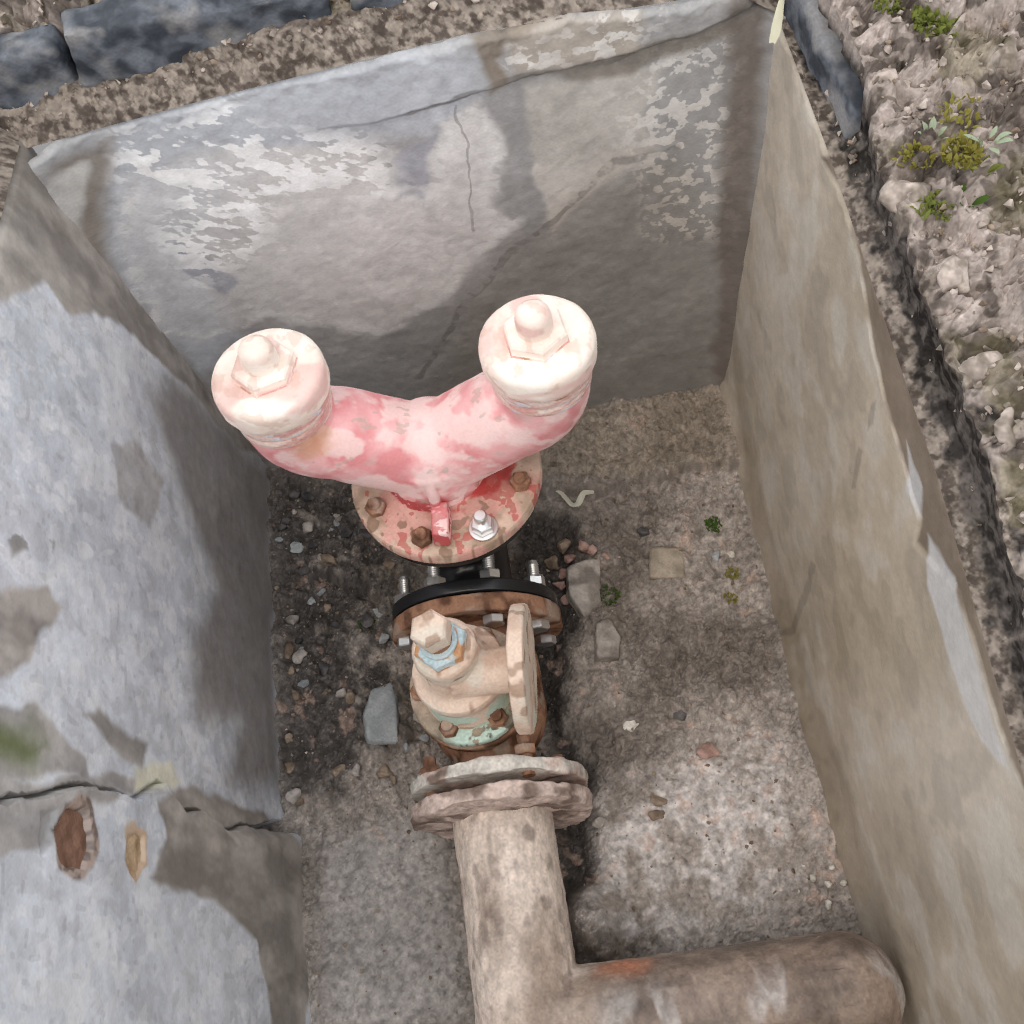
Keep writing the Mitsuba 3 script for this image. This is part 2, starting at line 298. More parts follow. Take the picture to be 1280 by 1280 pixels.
def pflange_color(p, n, uv):
    a = fbm(p.x * 32, p.y * 32, p.z * 32, 3)
    b = f2(p.x * 36, p.y * 36, 21, 4)
    c = mix((0.33, 0.235, 0.17), (0.62, 0.47, 0.37), smoothstep(0.3, 0.6, a))
    c = mix(c, (0.66, 0.33, 0.29), smoothstep(0.46, 0.62, b) * 0.7)
    d = f2(p.x * 60 + 2, p.y * 60, 22, 3)
    c = mix(c, (0.40, 0.03, 0.03), smoothstep(0.66, 0.70, d) * 0.6)
    r = dr.sqrt(dr.square(p.x + 0.072) + dr.square(p.y - 0.678))
    c = mix(c, (0.42, 0.035, 0.035), (1 - smoothstep(0.064, 0.076, r + 0.05 * (b - 0.5))) * smoothstep(0.35, 0.5, a + 0.1) * 0.85)
    return mix(c, (0.22, 0.13, 0.085), smoothstep(0.38, 0.30, d) * 0.75)


def rust_color(p, n, uv):
    a = fbm(p.x * 60, p.y * 60, p.z * 60, 3)
    c = mix((0.14, 0.075, 0.05), (0.36, 0.20, 0.13), smoothstep(0.3, 0.65, a))
    return mix(c, (0.42, 0.33, 0.27), smoothstep(0.58, 0.7, fbm(p.x * 35, p.y * 35 + 3, p.z * 35, 2)) * 0.7)


def valve_color(p, n, uv):
    a = fbm(p.x * 30, p.y * 30, p.z * 30, 3)
    c = mix((0.50, 0.36, 0.27), (0.68, 0.54, 0.44), smoothstep(0.3, 0.62, a))
    c = mix(c, (0.62, 0.56, 0.47), smoothstep(0.52, 0.64, fbm(p.x * 28 + 6, p.y * 28, p.z * 28, 2)) * 0.8)
    c = mix(c, (0.30, 0.19, 0.13), smoothstep(0.62, 0.72, fbm(p.x * 55, p.y * 55 + 3, p.z * 55, 2)) * 0.75)
    pat = smoothstep(0.50, 0.57, fbm(p.x * 42, p.y * 42, p.z * 42 + 9, 2)) * smoothstep(0.43, 0.405, p.y) * smoothstep(0.15, 0.19, p.z) * smoothstep(0.26, 0.24, p.z)
    return mix(c, (0.46, 0.62, 0.54), pat * 0.85)


def plate_color(p, n, uv):
    a = fbm(p.x * 45, p.y * 45, p.z * 30, 3)
    c = mix((0.10, 0.095, 0.07), (0.33, 0.27, 0.20), smoothstep(0.3, 0.65, a))
    r = fbm(p.x * 60, p.y * 60, 3.0, 3)
    zone = 1 - smoothstep(0.03, 0.055, dr.sqrt(dr.square(p.x + 0.077) + dr.square(p.y - 0.388) * 2.5))
    r2 = fbm(p.x * 130, p.y * 130, 8.0, 3)
    c = mix(c, (0.50, 0.66, 0.58), smoothstep(0.46, 0.54, 0.5 * r + 0.5 * r2) * zone * 0.92)
    return mix(c, (0.50, 0.38, 0.30), smoothstep(0.40, 0.46, p.y + 0.03 * a) * 0.8)


def bluenut_color(p, n, uv):
    a = fbm(p.x * 70, p.y * 70, p.z * 70, 3)
    c = mix((0.36, 0.50, 0.55), (0.55, 0.64, 0.66), a)
    return mix(c, (0.50, 0.24, 0.09), smoothstep(0.54, 0.62, fbm(p.x * 60 + 5, p.y * 60, p.z * 60, 2)) * 0.9)


def pipe_color(p, n, uv):
    a = fbm(p.x * 20, p.y * 9, p.z * 20, 3)
    g = fbm(p.x * 170, p.y * 110, p.z * 170, 2)
    c = mix((0.29, 0.225, 0.18), (0.62, 0.53, 0.46), smoothstep(0.32, 0.62, a))
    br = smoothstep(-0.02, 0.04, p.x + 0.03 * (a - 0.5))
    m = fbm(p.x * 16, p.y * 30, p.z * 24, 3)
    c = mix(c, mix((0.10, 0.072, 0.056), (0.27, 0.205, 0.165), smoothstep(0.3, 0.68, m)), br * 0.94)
    c = mix(c, (0.48, 0.455, 0.44), br * smoothstep(0.54, 0.66, fbm(p.x * 34 + 3, p.y * 12, p.z * 12, 3)) * smoothstep(0.10, 0.05, p.y) * 0.75)
    dd = dr.sqrt(dr.square((p.x - 0.045) * 0.45) + dr.square(p.y - 0.105) + dr.square((p.z - 0.14) * 0.5))
    c = mix(c, (0.46, 0.19, 0.11), (1 - smoothstep(0.006, 0.022, dd + 0.02 * (m - 0.5))) * 0.85)
    c = mix(c, (0.16, 0.12, 0.10), smoothstep(0.57, 0.72, fbm(p.x * 46, p.y * 30 + 5, p.z * 46, 3)) * 0.6)
    return c * (0.7 + 0.6 * g)


def crust_color(p, n, uv):
    a = fbm(p.x * 34, p.y * 60, p.z * 34, 3)
    g = fbm(p.x * 150, p.y * 150, p.z * 150, 2)
    c = mix((0.20, 0.15, 0.125), (0.56, 0.45, 0.40), smoothstep(0.32, 0.6, a))
    c = mix(c, (0.60, 0.59, 0.54), smoothstep(0.50, 0.60, fbm(p.x * 18 + 2, p.y * 30, p.z * 18, 2)) * smoothstep(0.318, 0.33, p.y) * 0.8)
    return c * (0.65 + 0.7 * g)


def asphalt_color(p, n, uv):
    a = fbm(p.x * 50, p.y * 50, p.z * 50, 3)
    c = mix((0.03, 0.037, 0.048), (0.125, 0.138, 0.16), smoothstep(0.3, 0.7, a))
    return mix(c, (0.30, 0.285, 0.27), smoothstep(0.52, 0.70, fbm(p.x * 24, p.y * 24 + 3, p.z * 24, 3)) * 0.5)


def bump_fine(p, n, uv):
    return fbm(p.x * 160, p.y * 160, p.z * 160, 4)


def bump_cast(p, n, uv):
    return fbm(p.x * 110, p.y * 110, p.z * 110, 3)


mat('back_render', back_color, 0.38, grain=0.16)
mat('left_render', left_color, 0.27, grain=0.12, spec=0.5)
mat('right_render', right_color, 0.27, grain=0.14, spec=0.5)
mat('floor_soil', floor_color, 0.5, bump_fine, 0.004, spec=0.35)
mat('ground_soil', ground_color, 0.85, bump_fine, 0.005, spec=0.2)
mat('pink_paint', pink_color, 0.45, grain=0.10)
mat('cap_paint', cap_color, 0.5, grain=0.08)
mat('collar_paint', collar_color, 0.5, bump_cast, 0.0012)
mat('flange_paint', pflange_color, 0.55, grain=0.2)
mat('rust', rust_color, 0.7, bump_fine, 0.0015)
mat('valve_paint', valve_color, 0.55, grain=0.2)
mat('plate_paint', plate_color, 0.6, bump_cast, 0.0014)
mat('blue_paint', bluenut_color, 0.5)
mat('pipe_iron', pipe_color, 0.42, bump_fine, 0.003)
mat('crust_iron', crust_color, 0.75, bump_fine, 0.004)
mat('asphalt', asphalt_color, 0.65, bump_fine, 0.004)
mat('black_iron', (0.012, 0.012, 0.014), 0.28, bump_cast, 0.0005, spec=0.5)
mat('zinc', (0.78, 0.78, 0.77), 0.28, metallic=0.9)
mat('brick', lambda p, n, uv: mix((0.10, 0.055, 0.04), (0.34, 0.20, 0.14), fbm(p.x * 80, p.y * 80, p.z * 80, 3)), 0.8, bump_fine, 0.003)
mat('ochre_brick', lambda p, n, uv: mix((0.30, 0.20, 0.11), (0.60, 0.45, 0.30), fbm(p.x * 80, p.y * 80, p.z * 80, 3)), 0.8, bump_fine, 0.003)


def stone_mat(name, lo, hi, s=70):
    mat(name, lambda p, n, uv: mix(lo, hi, smoothstep(0.25, 0.75, fbm(p.x * s, p.y * s, p.z * s, 2))), 0.75, bump_fine, 0.003, spec=0.3)


stone_mat('stone_pink', (0.28, 0.17, 0.145), (0.50, 0.34, 0.29))
stone_mat('stone_grey', (0.22, 0.195, 0.175), (0.46, 0.42, 0.385))
stone_mat('stone_blue', (0.27, 0.29, 0.30), (0.40, 0.42, 0.43), 30)
stone_mat('stone_brown', (0.16, 0.12, 0.09), (0.33, 0.26, 0.20))
stone_mat('stone_white', (0.50, 0.47, 0.41), (0.75, 0.72, 0.66))
stone_mat('stone_tan', (0.27, 0.23, 0.185), (0.40, 0.345, 0.28))
stone_mat('stone_dark', (0.05, 0.048, 0.05), (0.14, 0.13, 0.13))
stone_mat('stone_pale', (0.22, 0.185, 0.155), (0.50, 0.43, 0.38), 110)
for nm, col, tr in (('leaf_lime', (0.17, 0.195, 0.05), 0.5), ('leaf_green', (0.075, 0.13, 0.03), 0.5), ('leaf_pale', (0.34, 0.40, 0.28), 0.4), ('leaf_yellow', (0.25, 0.225, 0.055), 0.5), ('straw', (0.62, 0.60, 0.45), 0.3), ('scrap', (0.64, 0.63, 0.53), 0.3)):
    scene[nm] = {'type': 'principledthin', 'base_color': {'type': 'rgb', 'value': list(col)}, 'roughness': 0.55, 'diff_trans': tr}


# ------------------------------------------------------------------ helpers
def add(key, mesh, m, smooth=False):
    n, k = key, 0
    while n in scene:
        k += 1
        n = f'{key}_{k:03d}'
    scene[n] = mikit.ply(mesh, m, smooth=smooth)
    return n


def tag(key, label, cat=None, group=None, kind=None):
    labels[key] = {'label': label}
    if cat:
        labels[key]['category'] = cat
    if group:
        labels[key]['group'] = group
    if kind:
        labels[key]['kind'] = kind


def tm(man):
    m = man.to_mesh()
    return trimesh.Trimesh(np.array(m.vert_properties[:, :3], float), np.array(m.tri_verts), process=True)


def grid_faces(nu, nv, keep=None, flip=False):
    i, j = np.meshgrid(np.arange(nu - 1), np.arange(nv - 1), indexing='ij')
    if keep is not None:
        i, j = i[keep], j[keep]
    a, b, c, d = i * nv + j, (i + 1) * nv + j, (i + 1) * nv + j + 1, i * nv + j + 1
    f = np.concatenate([np.stack([a, b, c], -1).reshape(-1, 3), np.stack([a, c, d], -1).reshape(-1, 3)])
    return f[:, ::-1] if flip else f


def N(P, s, o=4, seed=0):
    return meshkit.fbm(np.asarray(P) * s, o, seed) - 0.5


def domes(P2, n, box, rmin, rmax, seed, flat=0.6):
    """half-buried pebbles: height of the dome standing at each point"""
    g = np.random.default_rng(seed)
    c = np.stack([g.uniform(box[0], box[1], n), g.uniform(box[2], box[3], n)], 1)
    r = rmin + (rmax - rmin) * g.random(n) ** 2.5
    d, k = cKDTree(c).query(P2, k=6)
    q = 1 - (d / r[k]) ** 2
    return (np.where(q > 0, np.sqrt(np.maximum(q, 0)), 0) * r[k] * flat).max(1)


def polydist(P, pts):
    """signed distance, positive inside"""
    pts = np.asarray(pts)
    d, ins = np.full(len(P), 1e9), np.zeros(len(P), bool)
    for a, b in zip(pts, np.roll(pts, -1, 0)):
        e, w = b - a, P - a
        t = np.clip((w @ e) / (e @ e), 0, 1)
        d = np.minimum(d, np.linalg.norm(w - t[:, None] * e, axis=1))
        if abs(e[1]) > 1e-9:
            ins ^= ((P[:, 1] >= a[1]) != (P[:, 1] >= b[1])) & (w[:, 0] < e[0] * w[:, 1] / e[1])
    return np.where(ins, d, -d)


def sst(a, b, x):
    t = np.clip((x - a) / (b - a), 0, 1)
    return t * t * (3 - 2 * t)


def lathe(profile, n=64):
    """profile of (r, z) from bottom axis to top axis, closed on the axis"""
    return trimesh.creation.revolve(np.array(profile, float), sections=n)


def rounded_disc(r, z0, z1, b=0.002, hole=0.0, n=72):
    return lathe([(hole, z0), (r - b, z0), (r - b * 0.3, z0 + b * 0.3), (r, z0 + b), (r, z1 - b), (r - b * 0.3, z1 - b * 0.3), (r - b, z1), (hole, z1)] + ([(hole, z0)] if hole else []), n)


def hexa(r, z0, z1, b=0.0015, rot=0.0):
    prof = []
    a = np.arange(6) * np.pi / 3 + rot
    rings = [(r - b, z0), (r, z0 + b), (r, z1 - b), (r - b, z1)]
    v = np.concatenate([np.stack([rr * np.cos(a), rr * np.sin(a), np.full(6, z)], 1) for rr, z in rings])
    return tm(m3.Manifold.hull_points(v)) if hasattr(m3.Manifold, 'hull_points') else trimesh.convex.convex_hull(v)


def move(m, M):
    m = m.copy()
    m.apply_transform(M)
    return m


def RT(loc=(0, 0, 0), axis=None, rotz=0.0):
    """local z goes to axis, then loc"""
    M = np.eye(4)
    if axis is not None:
        M = trimesh.geometry.align_vectors([0, 0, 1], np.asarray(axis, float) / np.linalg.norm(axis))
    Z = trimesh.transformations.rotation_matrix(rotz, [0, 0, 1])
    M = M @ Z
    M[:3, 3] = loc
    return M


def chain(pts, rad, seg=40):
    s = [m3.Manifold.sphere(r, seg).translate(list(map(float, p))) for p, r in zip(pts, np.broadcast_to(rad, (len(pts),)))]
    out = None
    for a, b in zip(s[:-1], s[1:]):
        h = m3.Manifold.batch_hull([a, b])
        out = h if out is None else out + h
    return out


def rough(mesh, scale, amp, seed=0, octaves=3):
    v = np.array(mesh.vertices)
    mesh = mesh.copy()
    mesh.vertices = v + mesh.vertex_normals * (N(v, scale, octaves, seed) * 2 * amp)[:, None]
    return mesh


def fine(mesh, h):
    mesh = trimesh.Trimesh(mesh.vertices, mesh.faces, process=True)
    man = m3.Manifold(m3.Mesh(np.asarray(mesh.vertices, np.float32), np.asarray(mesh.faces, np.uint32)))
    if man.is_empty():
        v, f = trimesh.remesh.subdivide_to_size(mesh.vertices, mesh.faces, h)
        return trimesh.Trimesh(v, f, process=True)
    return tm(man.refine_to_length(h))


def stone(size, seed, n=16, detail=False):
    g = np.random.default_rng(seed)
    v = g.normal(size=(n, 3))
    v /= np.linalg.norm(v, axis=1, keepdims=True)
    v *= g.uniform(0.8, 1.0, (n, 1))
    m = trimesh.convex.convex_hull(v * np.asarray(size) / 2)
    if detail:
        m = fine(m, max(size) / 13)
        m = trimesh.Trimesh(*[m.vertices, m.faces])
        trimesh.smoothing.filter_taubin(m, iterations=3)
        m = rough(rough(m, 4.0 / max(size), 0.09 * max(size), seed, 4), 14.0 / max(size), 0.03 * max(size), seed + 1, 3)
    return m


# ------------------------------------------------------------------ the pit: floor, three walls, ground round it
XR, XL, YB, YF = 0.352, -0.445, 0.935, -0.50


def ztop_right(y):
    return np.interp(y, [-0.5, 0.15, 0.4, 0.75, 0.95], [0.60, 0.636, 0.678, 0.70, 0.70])


def ztop_left(y):
    return np.interp(y, [-0.5, 0.6, 0.80, 0.95], [0.735, 0.735, 0.718, 0.692])


def ztop_back(x):
    return np.interp(x, [-0.46, -0.25, 0.03, 0.3, 0.36], [0.685, 0.712, 0.742, 0.742, 0.70])


LOW_BLACK = np.array(FLOOR_STAINS['wetblack'])


def floor_height(P2):
    P = np.c_[P2, np.zeros(len(P2))]
    pl = sst(-0.018, 0.014, polydist(P2 + 0.012 * np.c_[N(P, 20, 3, 4), N(P, 20, 3, 5)], FLOOR_STAINS['patchL']))
    lm = 1 - 0.45 * sst(-0.06, 0.04, polydist(P2, FLOOR_STAINS['lime'])) - 0.55 * pl
    z = 0.012 * N(P, 7, 3, 1) + lm * (0.015 * N(P, 38, 3, 2) + 0.009 * N(P, 120, 3, 3) + 0.006 * N(P, 330, 2, 4))
    ledge = P2[:, 1] - (0.803 + 0.03 * N(P, 14, 4, 9) - 0.02 * P2[:, 0])
    z += 0.016 * 1.3 * sst(-0.007, 0.005, ledge + 0.02 * N(P, 70, 3, 14)) * sst(-0.12, 0.0, P2[:, 0])
    rub = np.clip(sst(0.0, -0.25, P2[:, 0]) * sst(0.36, 0.42, P2[:, 1]) + 0.35 * sst(0.33, 0.45, P2[:, 1]) + 0.15, 0, 1)
    z += rub * domes(P2, 2600, (-0.42, 0.42, 0.3, 0.97), 0.003, 0.019, 5, 0.8)
    z += 0.4 * domes(P2, 5200, (-0.42, 0.42, -0.5, 0.97), 0.0015, 0.007, 6)
    z -= 0.020 * sst(-0.02, 0.03, polydist(P2, LOW_BLACK))
    z += 0.004 * pl
    z -= 0.016 * sst(-0.10, -0.2, P2[:, 0]) * sst(0.4, 0.46, P2[:, 1]) * sst(-0.1, 0.25, N(P, 16, 3, 15))
    z += 0.014 * sst(0.05, 0.0, 0.365 - P2[:, 0]) * (0.6 + N(P, 30, 3, 8))
    mound = np.exp(-((P2[:, 0] - 0.012) / 0.035) ** 2 - ((P2[:, 1] - 0.165) / 0.05) ** 2)
    z += mound * (0.105 + 0.09 * N(P, 30, 4, 12) + 0.04 * N(P, 110, 3, 13))
    return z - 0.004


gx, gy = np.arange(-0.42, 0.40, 0.0021), np.r_[np.arange(-0.52, 0.0, 0.008), np.arange(0.0, 0.98, 0.0021)]
GX, GY = np.meshgrid(gx, gy, indexing='ij')
P2 = np.c_[GX.ravel(), GY.ravel()]
add('floor', trimesh.Trimesh(np.c_[P2, floor_height(P2)], grid_faces(len(gx), len(gy)), process=False), 'floor_soil', 22)
tag('floor', 'rough soil and broken concrete bottom of the pit', kind='structure')


def wall(key, a, top, place, m, nrow, flip):
    """a: coordinates along the wall; place(a, z) -> points"""
    t = np.linspace(0, 1, nrow)
    A, TT = np.meshgrid(a, t, indexing='ij')
    Z = -0.06 + TT * (top(A) + 0.06)
    v = place(A.ravel(), Z.ravel(), TT.ravel()).reshape(len(a), nrow, 3)
    add(key, trimesh.Trimesh(v.reshape(-1, 3), grid_faces(len(a), nrow, flip=flip), process=False), m, True)


def place_back(x, z, t):
    P = np.c_[x, 0 * x, z]
    y = 0.935 + 0.008 * N(P, 6, 3, 21) + 0.0030 * N(P, 28, 3, 22) + 0.0009 * N(P, 120, 3, 23) + 0.0006 * N(P, 330, 2, 26)
    joint = z - np.interp(x, [q[0] for q in JOINT_BACK], [q[1] for q in JOINT_BACK]) + 0.01 * N(P, 25, 3, 24)
    y -= 0.006 * sst(-0.002, 0.002, joint) * sst(-0.18, -0.05, x)
    y -= 0.060 * 0.5 * sst(-0.35, -0.47, x) ** 2                 # coved left corner
    y -= 0.012 * sst(0.33, 0.37, x)
    y += 0.006 * sst(0.988, 1.0, t) + 0.008 * N(P, 60, 3, 25) * sst(0.95, 1.0, t)
    return np.c_[x, y, z]


wall('back_wall', np.arange(-0.50, 0.385, 0.0024), lambda x: ztop_back(x) + 0.012 * N(np.c_[x.ravel(), 0 * x.ravel(), 0 * x.ravel()], 20, 3, 7).reshape(x.shape), place_back, 'back_render', 330, False)
tag('back_wall', 'grey cement rendered back wall of the pit with white lime bloom', 'wall')

CRACK = np.array([(0.245, 0.76), (0.245, 0.708), (0.26, 0.649), (0.286, 0.568), (0.300, 0.53), (0.307, 0.469), (0.307, 0.429), (0.338, 0.368), (0.318, 0.32), (0.328, 0.278), (0.318, 0.20), (0.335, 0.148), (0.345, 0.078), (0.36, 0.0), (0.365, -0.1)])


def place_left(y, z, t):
    P = np.c_[0 * y, y, z]
    x = -0.375 - 0.095 * z + 0.010 * N(P, 5, 3, 31) + 0.004 * N(P, 24, 3, 32) + 0.0009 * N(P, 120, 3, 33) + 0.0003 * N(P, 330, 2, 39)
    yc = np.interp(z, CRACK[::-1, 1], CRACK[::-1, 0]) + 0.006 * N(P, 60, 3, 34)
    d = yc - y                                              # positive on the near, displaced side
    near = sst(-0.0005, 0.0015, d)
    x += near * (0.008 + 0.016 * sst(0.35, 0.02, z) * sst(0.0, 0.1, y) - 0.016 * sst(0.02, 0.0, d) * sst(0.3, 0.1, z))
    w = 0.0022 + 0.009 * sst(0.10, 0.03, z)
    x -= 0.045 * sst(w, w * 0.4, np.abs(d - 0.0005)) * (0.65 + 0.35 * sst(0.40, 0.46, np.abs(N(P, 9, 2, 35)) + 0.42))
    for k, dep in (('holeA', 0.009), ('holeB', 0.008), ('chip', 0.005)):
        x -= dep * sst(-0.001, 0.003, polydist(np.c_[y, z] + 0.006 * np.c_[N(P, 60, 3, 36), N(P, 60, 3, 37)], LEFT_STAINS[k]))
    x -= 0.006 * sst(0.988, 1.0, t)
    return np.c_[x, y, z]


ya = np.concatenate([np.arange(-0.52, 0.0, 0.008), np.arange(0.0, 0.17, 0.003), np.arange(0.17, 0.46, 0.0017), np.arange(0.46, 0.945, 0.0028)])
wall('left_wall', ya, ztop_left, place_left, 'left_render', 330, False)
tag('left_wall', 'bluish grey cemented left wall of the pit split by a jagged crack', 'wall')


def place_right(y, z, t):
    P = np.c_[0 * y, y, z]
    x = 0.360 - 0.012 * z + 0.012 * N(P, 4, 3, 41) + 0.003 * N(P, 16, 3, 42) + 0.0006 * N(P, 110, 3, 43)
    lay = polydist(np.c_[y, z] + 0.012 * np.c_[N(P, 25, 3, 44), N(P, 25, 3, 45)], RIGHT_STAINS['topwet'])
    x += 0.0022 * sst(-0.001, 0.0015, lay)                    # render broken away along the top
    x -= 0.010 * sst(0.06, 0.0, z)
    x += 0.004 * sst(0.99, 1.0, t) + 0.006 * N(P, 60, 3, 46) * sst(0.96, 1.0, t)
    return np.c_[x, y, z]


wall('right_wall', np.r_[np.arange(-0.52, -0.05, 0.008), np.arange(-0.05, 0.985, 0.0026)], lambda y: ztop_right(y), place_right, 'right_render', 300, True)
tag('right_wall', 'smooth tan cement wall along the right side of the pit', 'wall')

# ground: one sheet with the pit opening cut out, fine near the pit, reaching far beyond the frame
def axis(lo, hi, step, far):
    core = np.arange(lo, hi + step / 2, step)
    g = step * np.cumprod(np.full(60, 1.22)).cumsum()
    return core, g[g < far]


def coords(lo, hi, step, snaps, far=40.0):
    core, g = axis(lo, hi, step, far)
    for s in snaps:
        core[np.argmin(np.abs(core - s))] = s
    return np.concatenate([lo - g[::-1], core, core[-1] + g])


ax, ay = np.unique(np.r_[coords(-0.62, 0.72, 0.003, (XL, XR)), np.arange(0.3645, 0.392, 0.001)]), np.unique(np.r_[coords(-0.52, 1.22, 0.003, (YF, YB))[::1]])
AX, AY = np.meshgrid(ax, ay, indexing='ij')
P2 = np.c_[AX.ravel(), AY.ravel()]
P = np.c_[P2, 0 * P2[:, 0]]
dr_, db_, dl_, df_ = P2[:, 0] - XR, P2[:, 1] - YB, XL - P2[:, 0], YF - P2[:, 1]
side = np.argmax(np.stack([dr_, db_, dl_, df_]), 0)
d = np.max(np.stack([dr_, db_, dl_, df_]), 0)
jag = 0.014 * N(P, 28, 4, 51) + 0.010 * N(P, 9, 3, 52) + 0.008 * N(P, 85, 3, 50)


def bank(d, z0, strip, rise, top, jag):
    z = z0 + np.clip(d, 0, strip) * 0.9
    return z + rise * sst(strip - 0.002, strip + 0.007, d + jag) + top * sst(strip, strip + 0.16, d)


rimk = 0.013 * sst(0.66, 0.74, P2[:, 1])                      # the bank stands back where the asphalt strip runs
fade = np.exp(-np.maximum(d, 0) / 6.0)
zr = bank(dr_ - rimk, ztop_right(P2[:, 1]), 0.020, 0.050, 0.045, jag * 0.8)
zb = ztop_back(P2[:, 0]) + np.clip(db_, 0, 0.04) * 0.7 + 0.050 * sst(0.066, 0.080, db_ + 0.4 * jag)
zl = bank(dl_, ztop_left(P2[:, 1]), 0.03, 0.02, 0.01, jag)
zf = bank(df_, 0.70 + 0 * d, 0.03, 0.02, 0.03, jag)
# near the back-right corner the right bank and the back bank meet
w = sst(-0.03, 0.03, db_ - dr_ * 1.0)
z = np.where(side == 0, zr, np.where(side == 1, zb, np.where(side == 2, zl, zf)))
mixc = (dr_ > 0) & (db_ > -0.05)
z = np.where(mixc, zr * (1 - w) + zb * w, z)
far = sst(1.5, 6.0, d)
z = z * (1 - far) + 0.78 * far
rel = sst(0.0, 0.012, d)
roughz = 0.018 * N(P, 11, 4, 53) + 0.017 * N(P, 34, 4, 54) + 0.022 * N(P, 95, 3, 55) + 0.013 * N(P, 240, 2, 60)
soil = np.where(side == 1, sst(0.068, 0.085, d + 0.4 * jag), sst(0.024, 0.040, d - rimk + jag))
near = (np.abs(P2[:, 0]) < 1.2) & (np.abs(P2[:, 1] - 0.4) < 1.2)
peb = np.zeros(len(P2))
peb[near] = domes(P2[near], 9000, (-0.7, 0.85, -0.6, 1.35), 0.003, 0.015, 56, 0.8)
ridge = 1 - np.abs(N(P, 17, 3, 68)) * 4
z = z + rel * (roughz * (0.3 + 0.9 * soil) + 0.009 * ridge * soil + peb * (0.4 + 0.9 * soil))
lat = (rel * sst(0.02, 0.035, d) * fade)[:, None] * 0.020 * np.c_[N(P, 40, 3, 57), N(P, 40, 3, 58)]
lip = sst(0.018, 0.030, dr_ - rimk + jag * 0.8) * np.exp(-np.maximum(dr_ - 0.03, 0) / 0.03) * (side == 0)
lat[:, 0] -= 0.020 * lip
V = np.c_[P2 + lat, z]
cx, cy = (ax[:-1] + ax[1:]) / 2, (ay[:-1] + ay[1:]) / 2
keep = ~((cx[:, None] > XL) & (cx[:, None] < XR) & (cy[None] > YF) & (cy[None] < YB))
gf = grid_faces(len(ax), len(ay), keep)
used = np.unique(gf)
remap = np.full(len(V), -1)
remap[used] = np.arange(len(used))
gm = trimesh.Trimesh(V[used], remap[gf], process=False)
fx = np.linspace(-0.47, 0.37, 60)
fz = np.linspace(-0.05, 0.72, 50)
FX, FZ = np.meshgrid(fx, fz, indexing='ij')
fp = np.c_[FX.ravel(), 0 * FX.ravel(), FZ.ravel()]
front = trimesh.Trimesh(np.c_[FX.ravel(), YF - 0.004 + 0.01 * N(fp, 12, 4, 59), FZ.ravel()], grid_faces(len(fx), len(fz), flip=True), process=False)
gm = trimesh.util.concatenate([gm, front])
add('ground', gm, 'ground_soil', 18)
tag('ground', 'crumbling pale soil and old concrete round the pit', kind='structure')
gtree = cKDTree(V[used][:, :2])


def ground_z(x, y):
    return float(V[used][gtree.query([x, y])[1], 2])


def floor_z(x, y):
    return float(floor_height(np.array([[x, y]], float))[0])


# bricks laid bare in the left wall's two holes
def block(size, seed, amp):
    m = fine(trimesh.creation.box(size), max(size) / 14)
    trimesh.smoothing.filter_taubin(m, iterations=4)
    return rough(m, 4.0 / max(size), amp, seed, 4)


add('left_wall__brick', move(block((0.05, 0.052, 0.066), 3, 0.004), RT((-0.4485, 0.247, 0.546)) @ trimesh.transformations.rotation_matrix(math.radians(-5.4), [0, 1, 0])), 'brick', 40)
add('left_wall__brick', move(block((0.05, 0.042, 0.036), 4, 0.004), RT((-0.4365, 0.250, 0.430)) @ trimesh.transformations.rotation_matrix(math.radians(-5.4), [0, 1, 0])), 'ochre_brick', 40)
tag('left_wall__brick', 'red brick laid bare in the larger hole')
tag('left_wall__brick_001', 'ochre brick laid bare in the smaller hole')

# ------------------------------------------------------------------ iron pipe with its branch
PX, PZ = -0.07, 0.125
main = m3.Manifold.cylinder(0.77, 0.061, 0.061, 64).rotate([90, 0, 0]).translate([PX, 0.305, PZ])
branch = chain([(PX, 0.056, 0.118), (0.285, 0.048, 0.115)], 0.066, 56)
fil = m3.Manifold.batch_hull([m3.Manifold.sphere(0.058, 40).translate([PX + 0.01, 0.07, PZ - 0.01]), m3.Manifold.sphere(0.05, 40).translate([PX + 0.05, 0.06, PZ - 0.005])])
pm = tm((main + branch + fil).refine_to_length(0.004))
trimesh.smoothing.filter_taubin(pm, iterations=10)
pm = rough(rough(rough(pm, 30, 0.0024, 61), 110, 0.0011, 62), 280, 0.0006, 65)
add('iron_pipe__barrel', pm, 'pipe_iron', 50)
tag('iron_pipe', 'dirt crusted iron pipe with a thick branch turning to the right wall', 'pipe')


def flange_y(y0, y1, r, seed, amp, m, key, skew=-0.055, hole=0.0, up=0.0):
    g = fine(rounded_disc(r, 0, abs(y1 - y0), 0.003, n=80), 0.012 if amp < 0.002 else 0.006)
    g = rough(rough(g, 22, amp * 1.3, seed, 3), 110, amp * 0.55, seed + 1, 3)
    return add(key, move(g, RT((PX, y0, PZ), (-skew, 1, up))), m, 40)


flange_y(0.297, 0.316, 0.112, 63, 0.0048, 'crust_iron', 'iron_pipe__flange')
for k in range(4):
    a = math.radians(62 + 90 * k)
    b = trimesh.util.concatenate([hexa(0.014, 0.0, 0.012), trimesh.creation.cylinder(0.008, 0.05, transform=RT((0, 0, 0.0)))])
    add('iron_pipe__flange__bolt', move(rough(fine(b, 0.008), 80, 0.0012, 64 + k), RT((PX + 0.088 * math.cos(a), 0.3505, PZ + 0.088 * math.sin(a)), (0, 1, 0))), 'rust', 40)

# ------------------------------------------------------------------ valve
def vtag(part, mesh, m, s=40):
    return add('gate_valve__' + part, mesh, m, s)


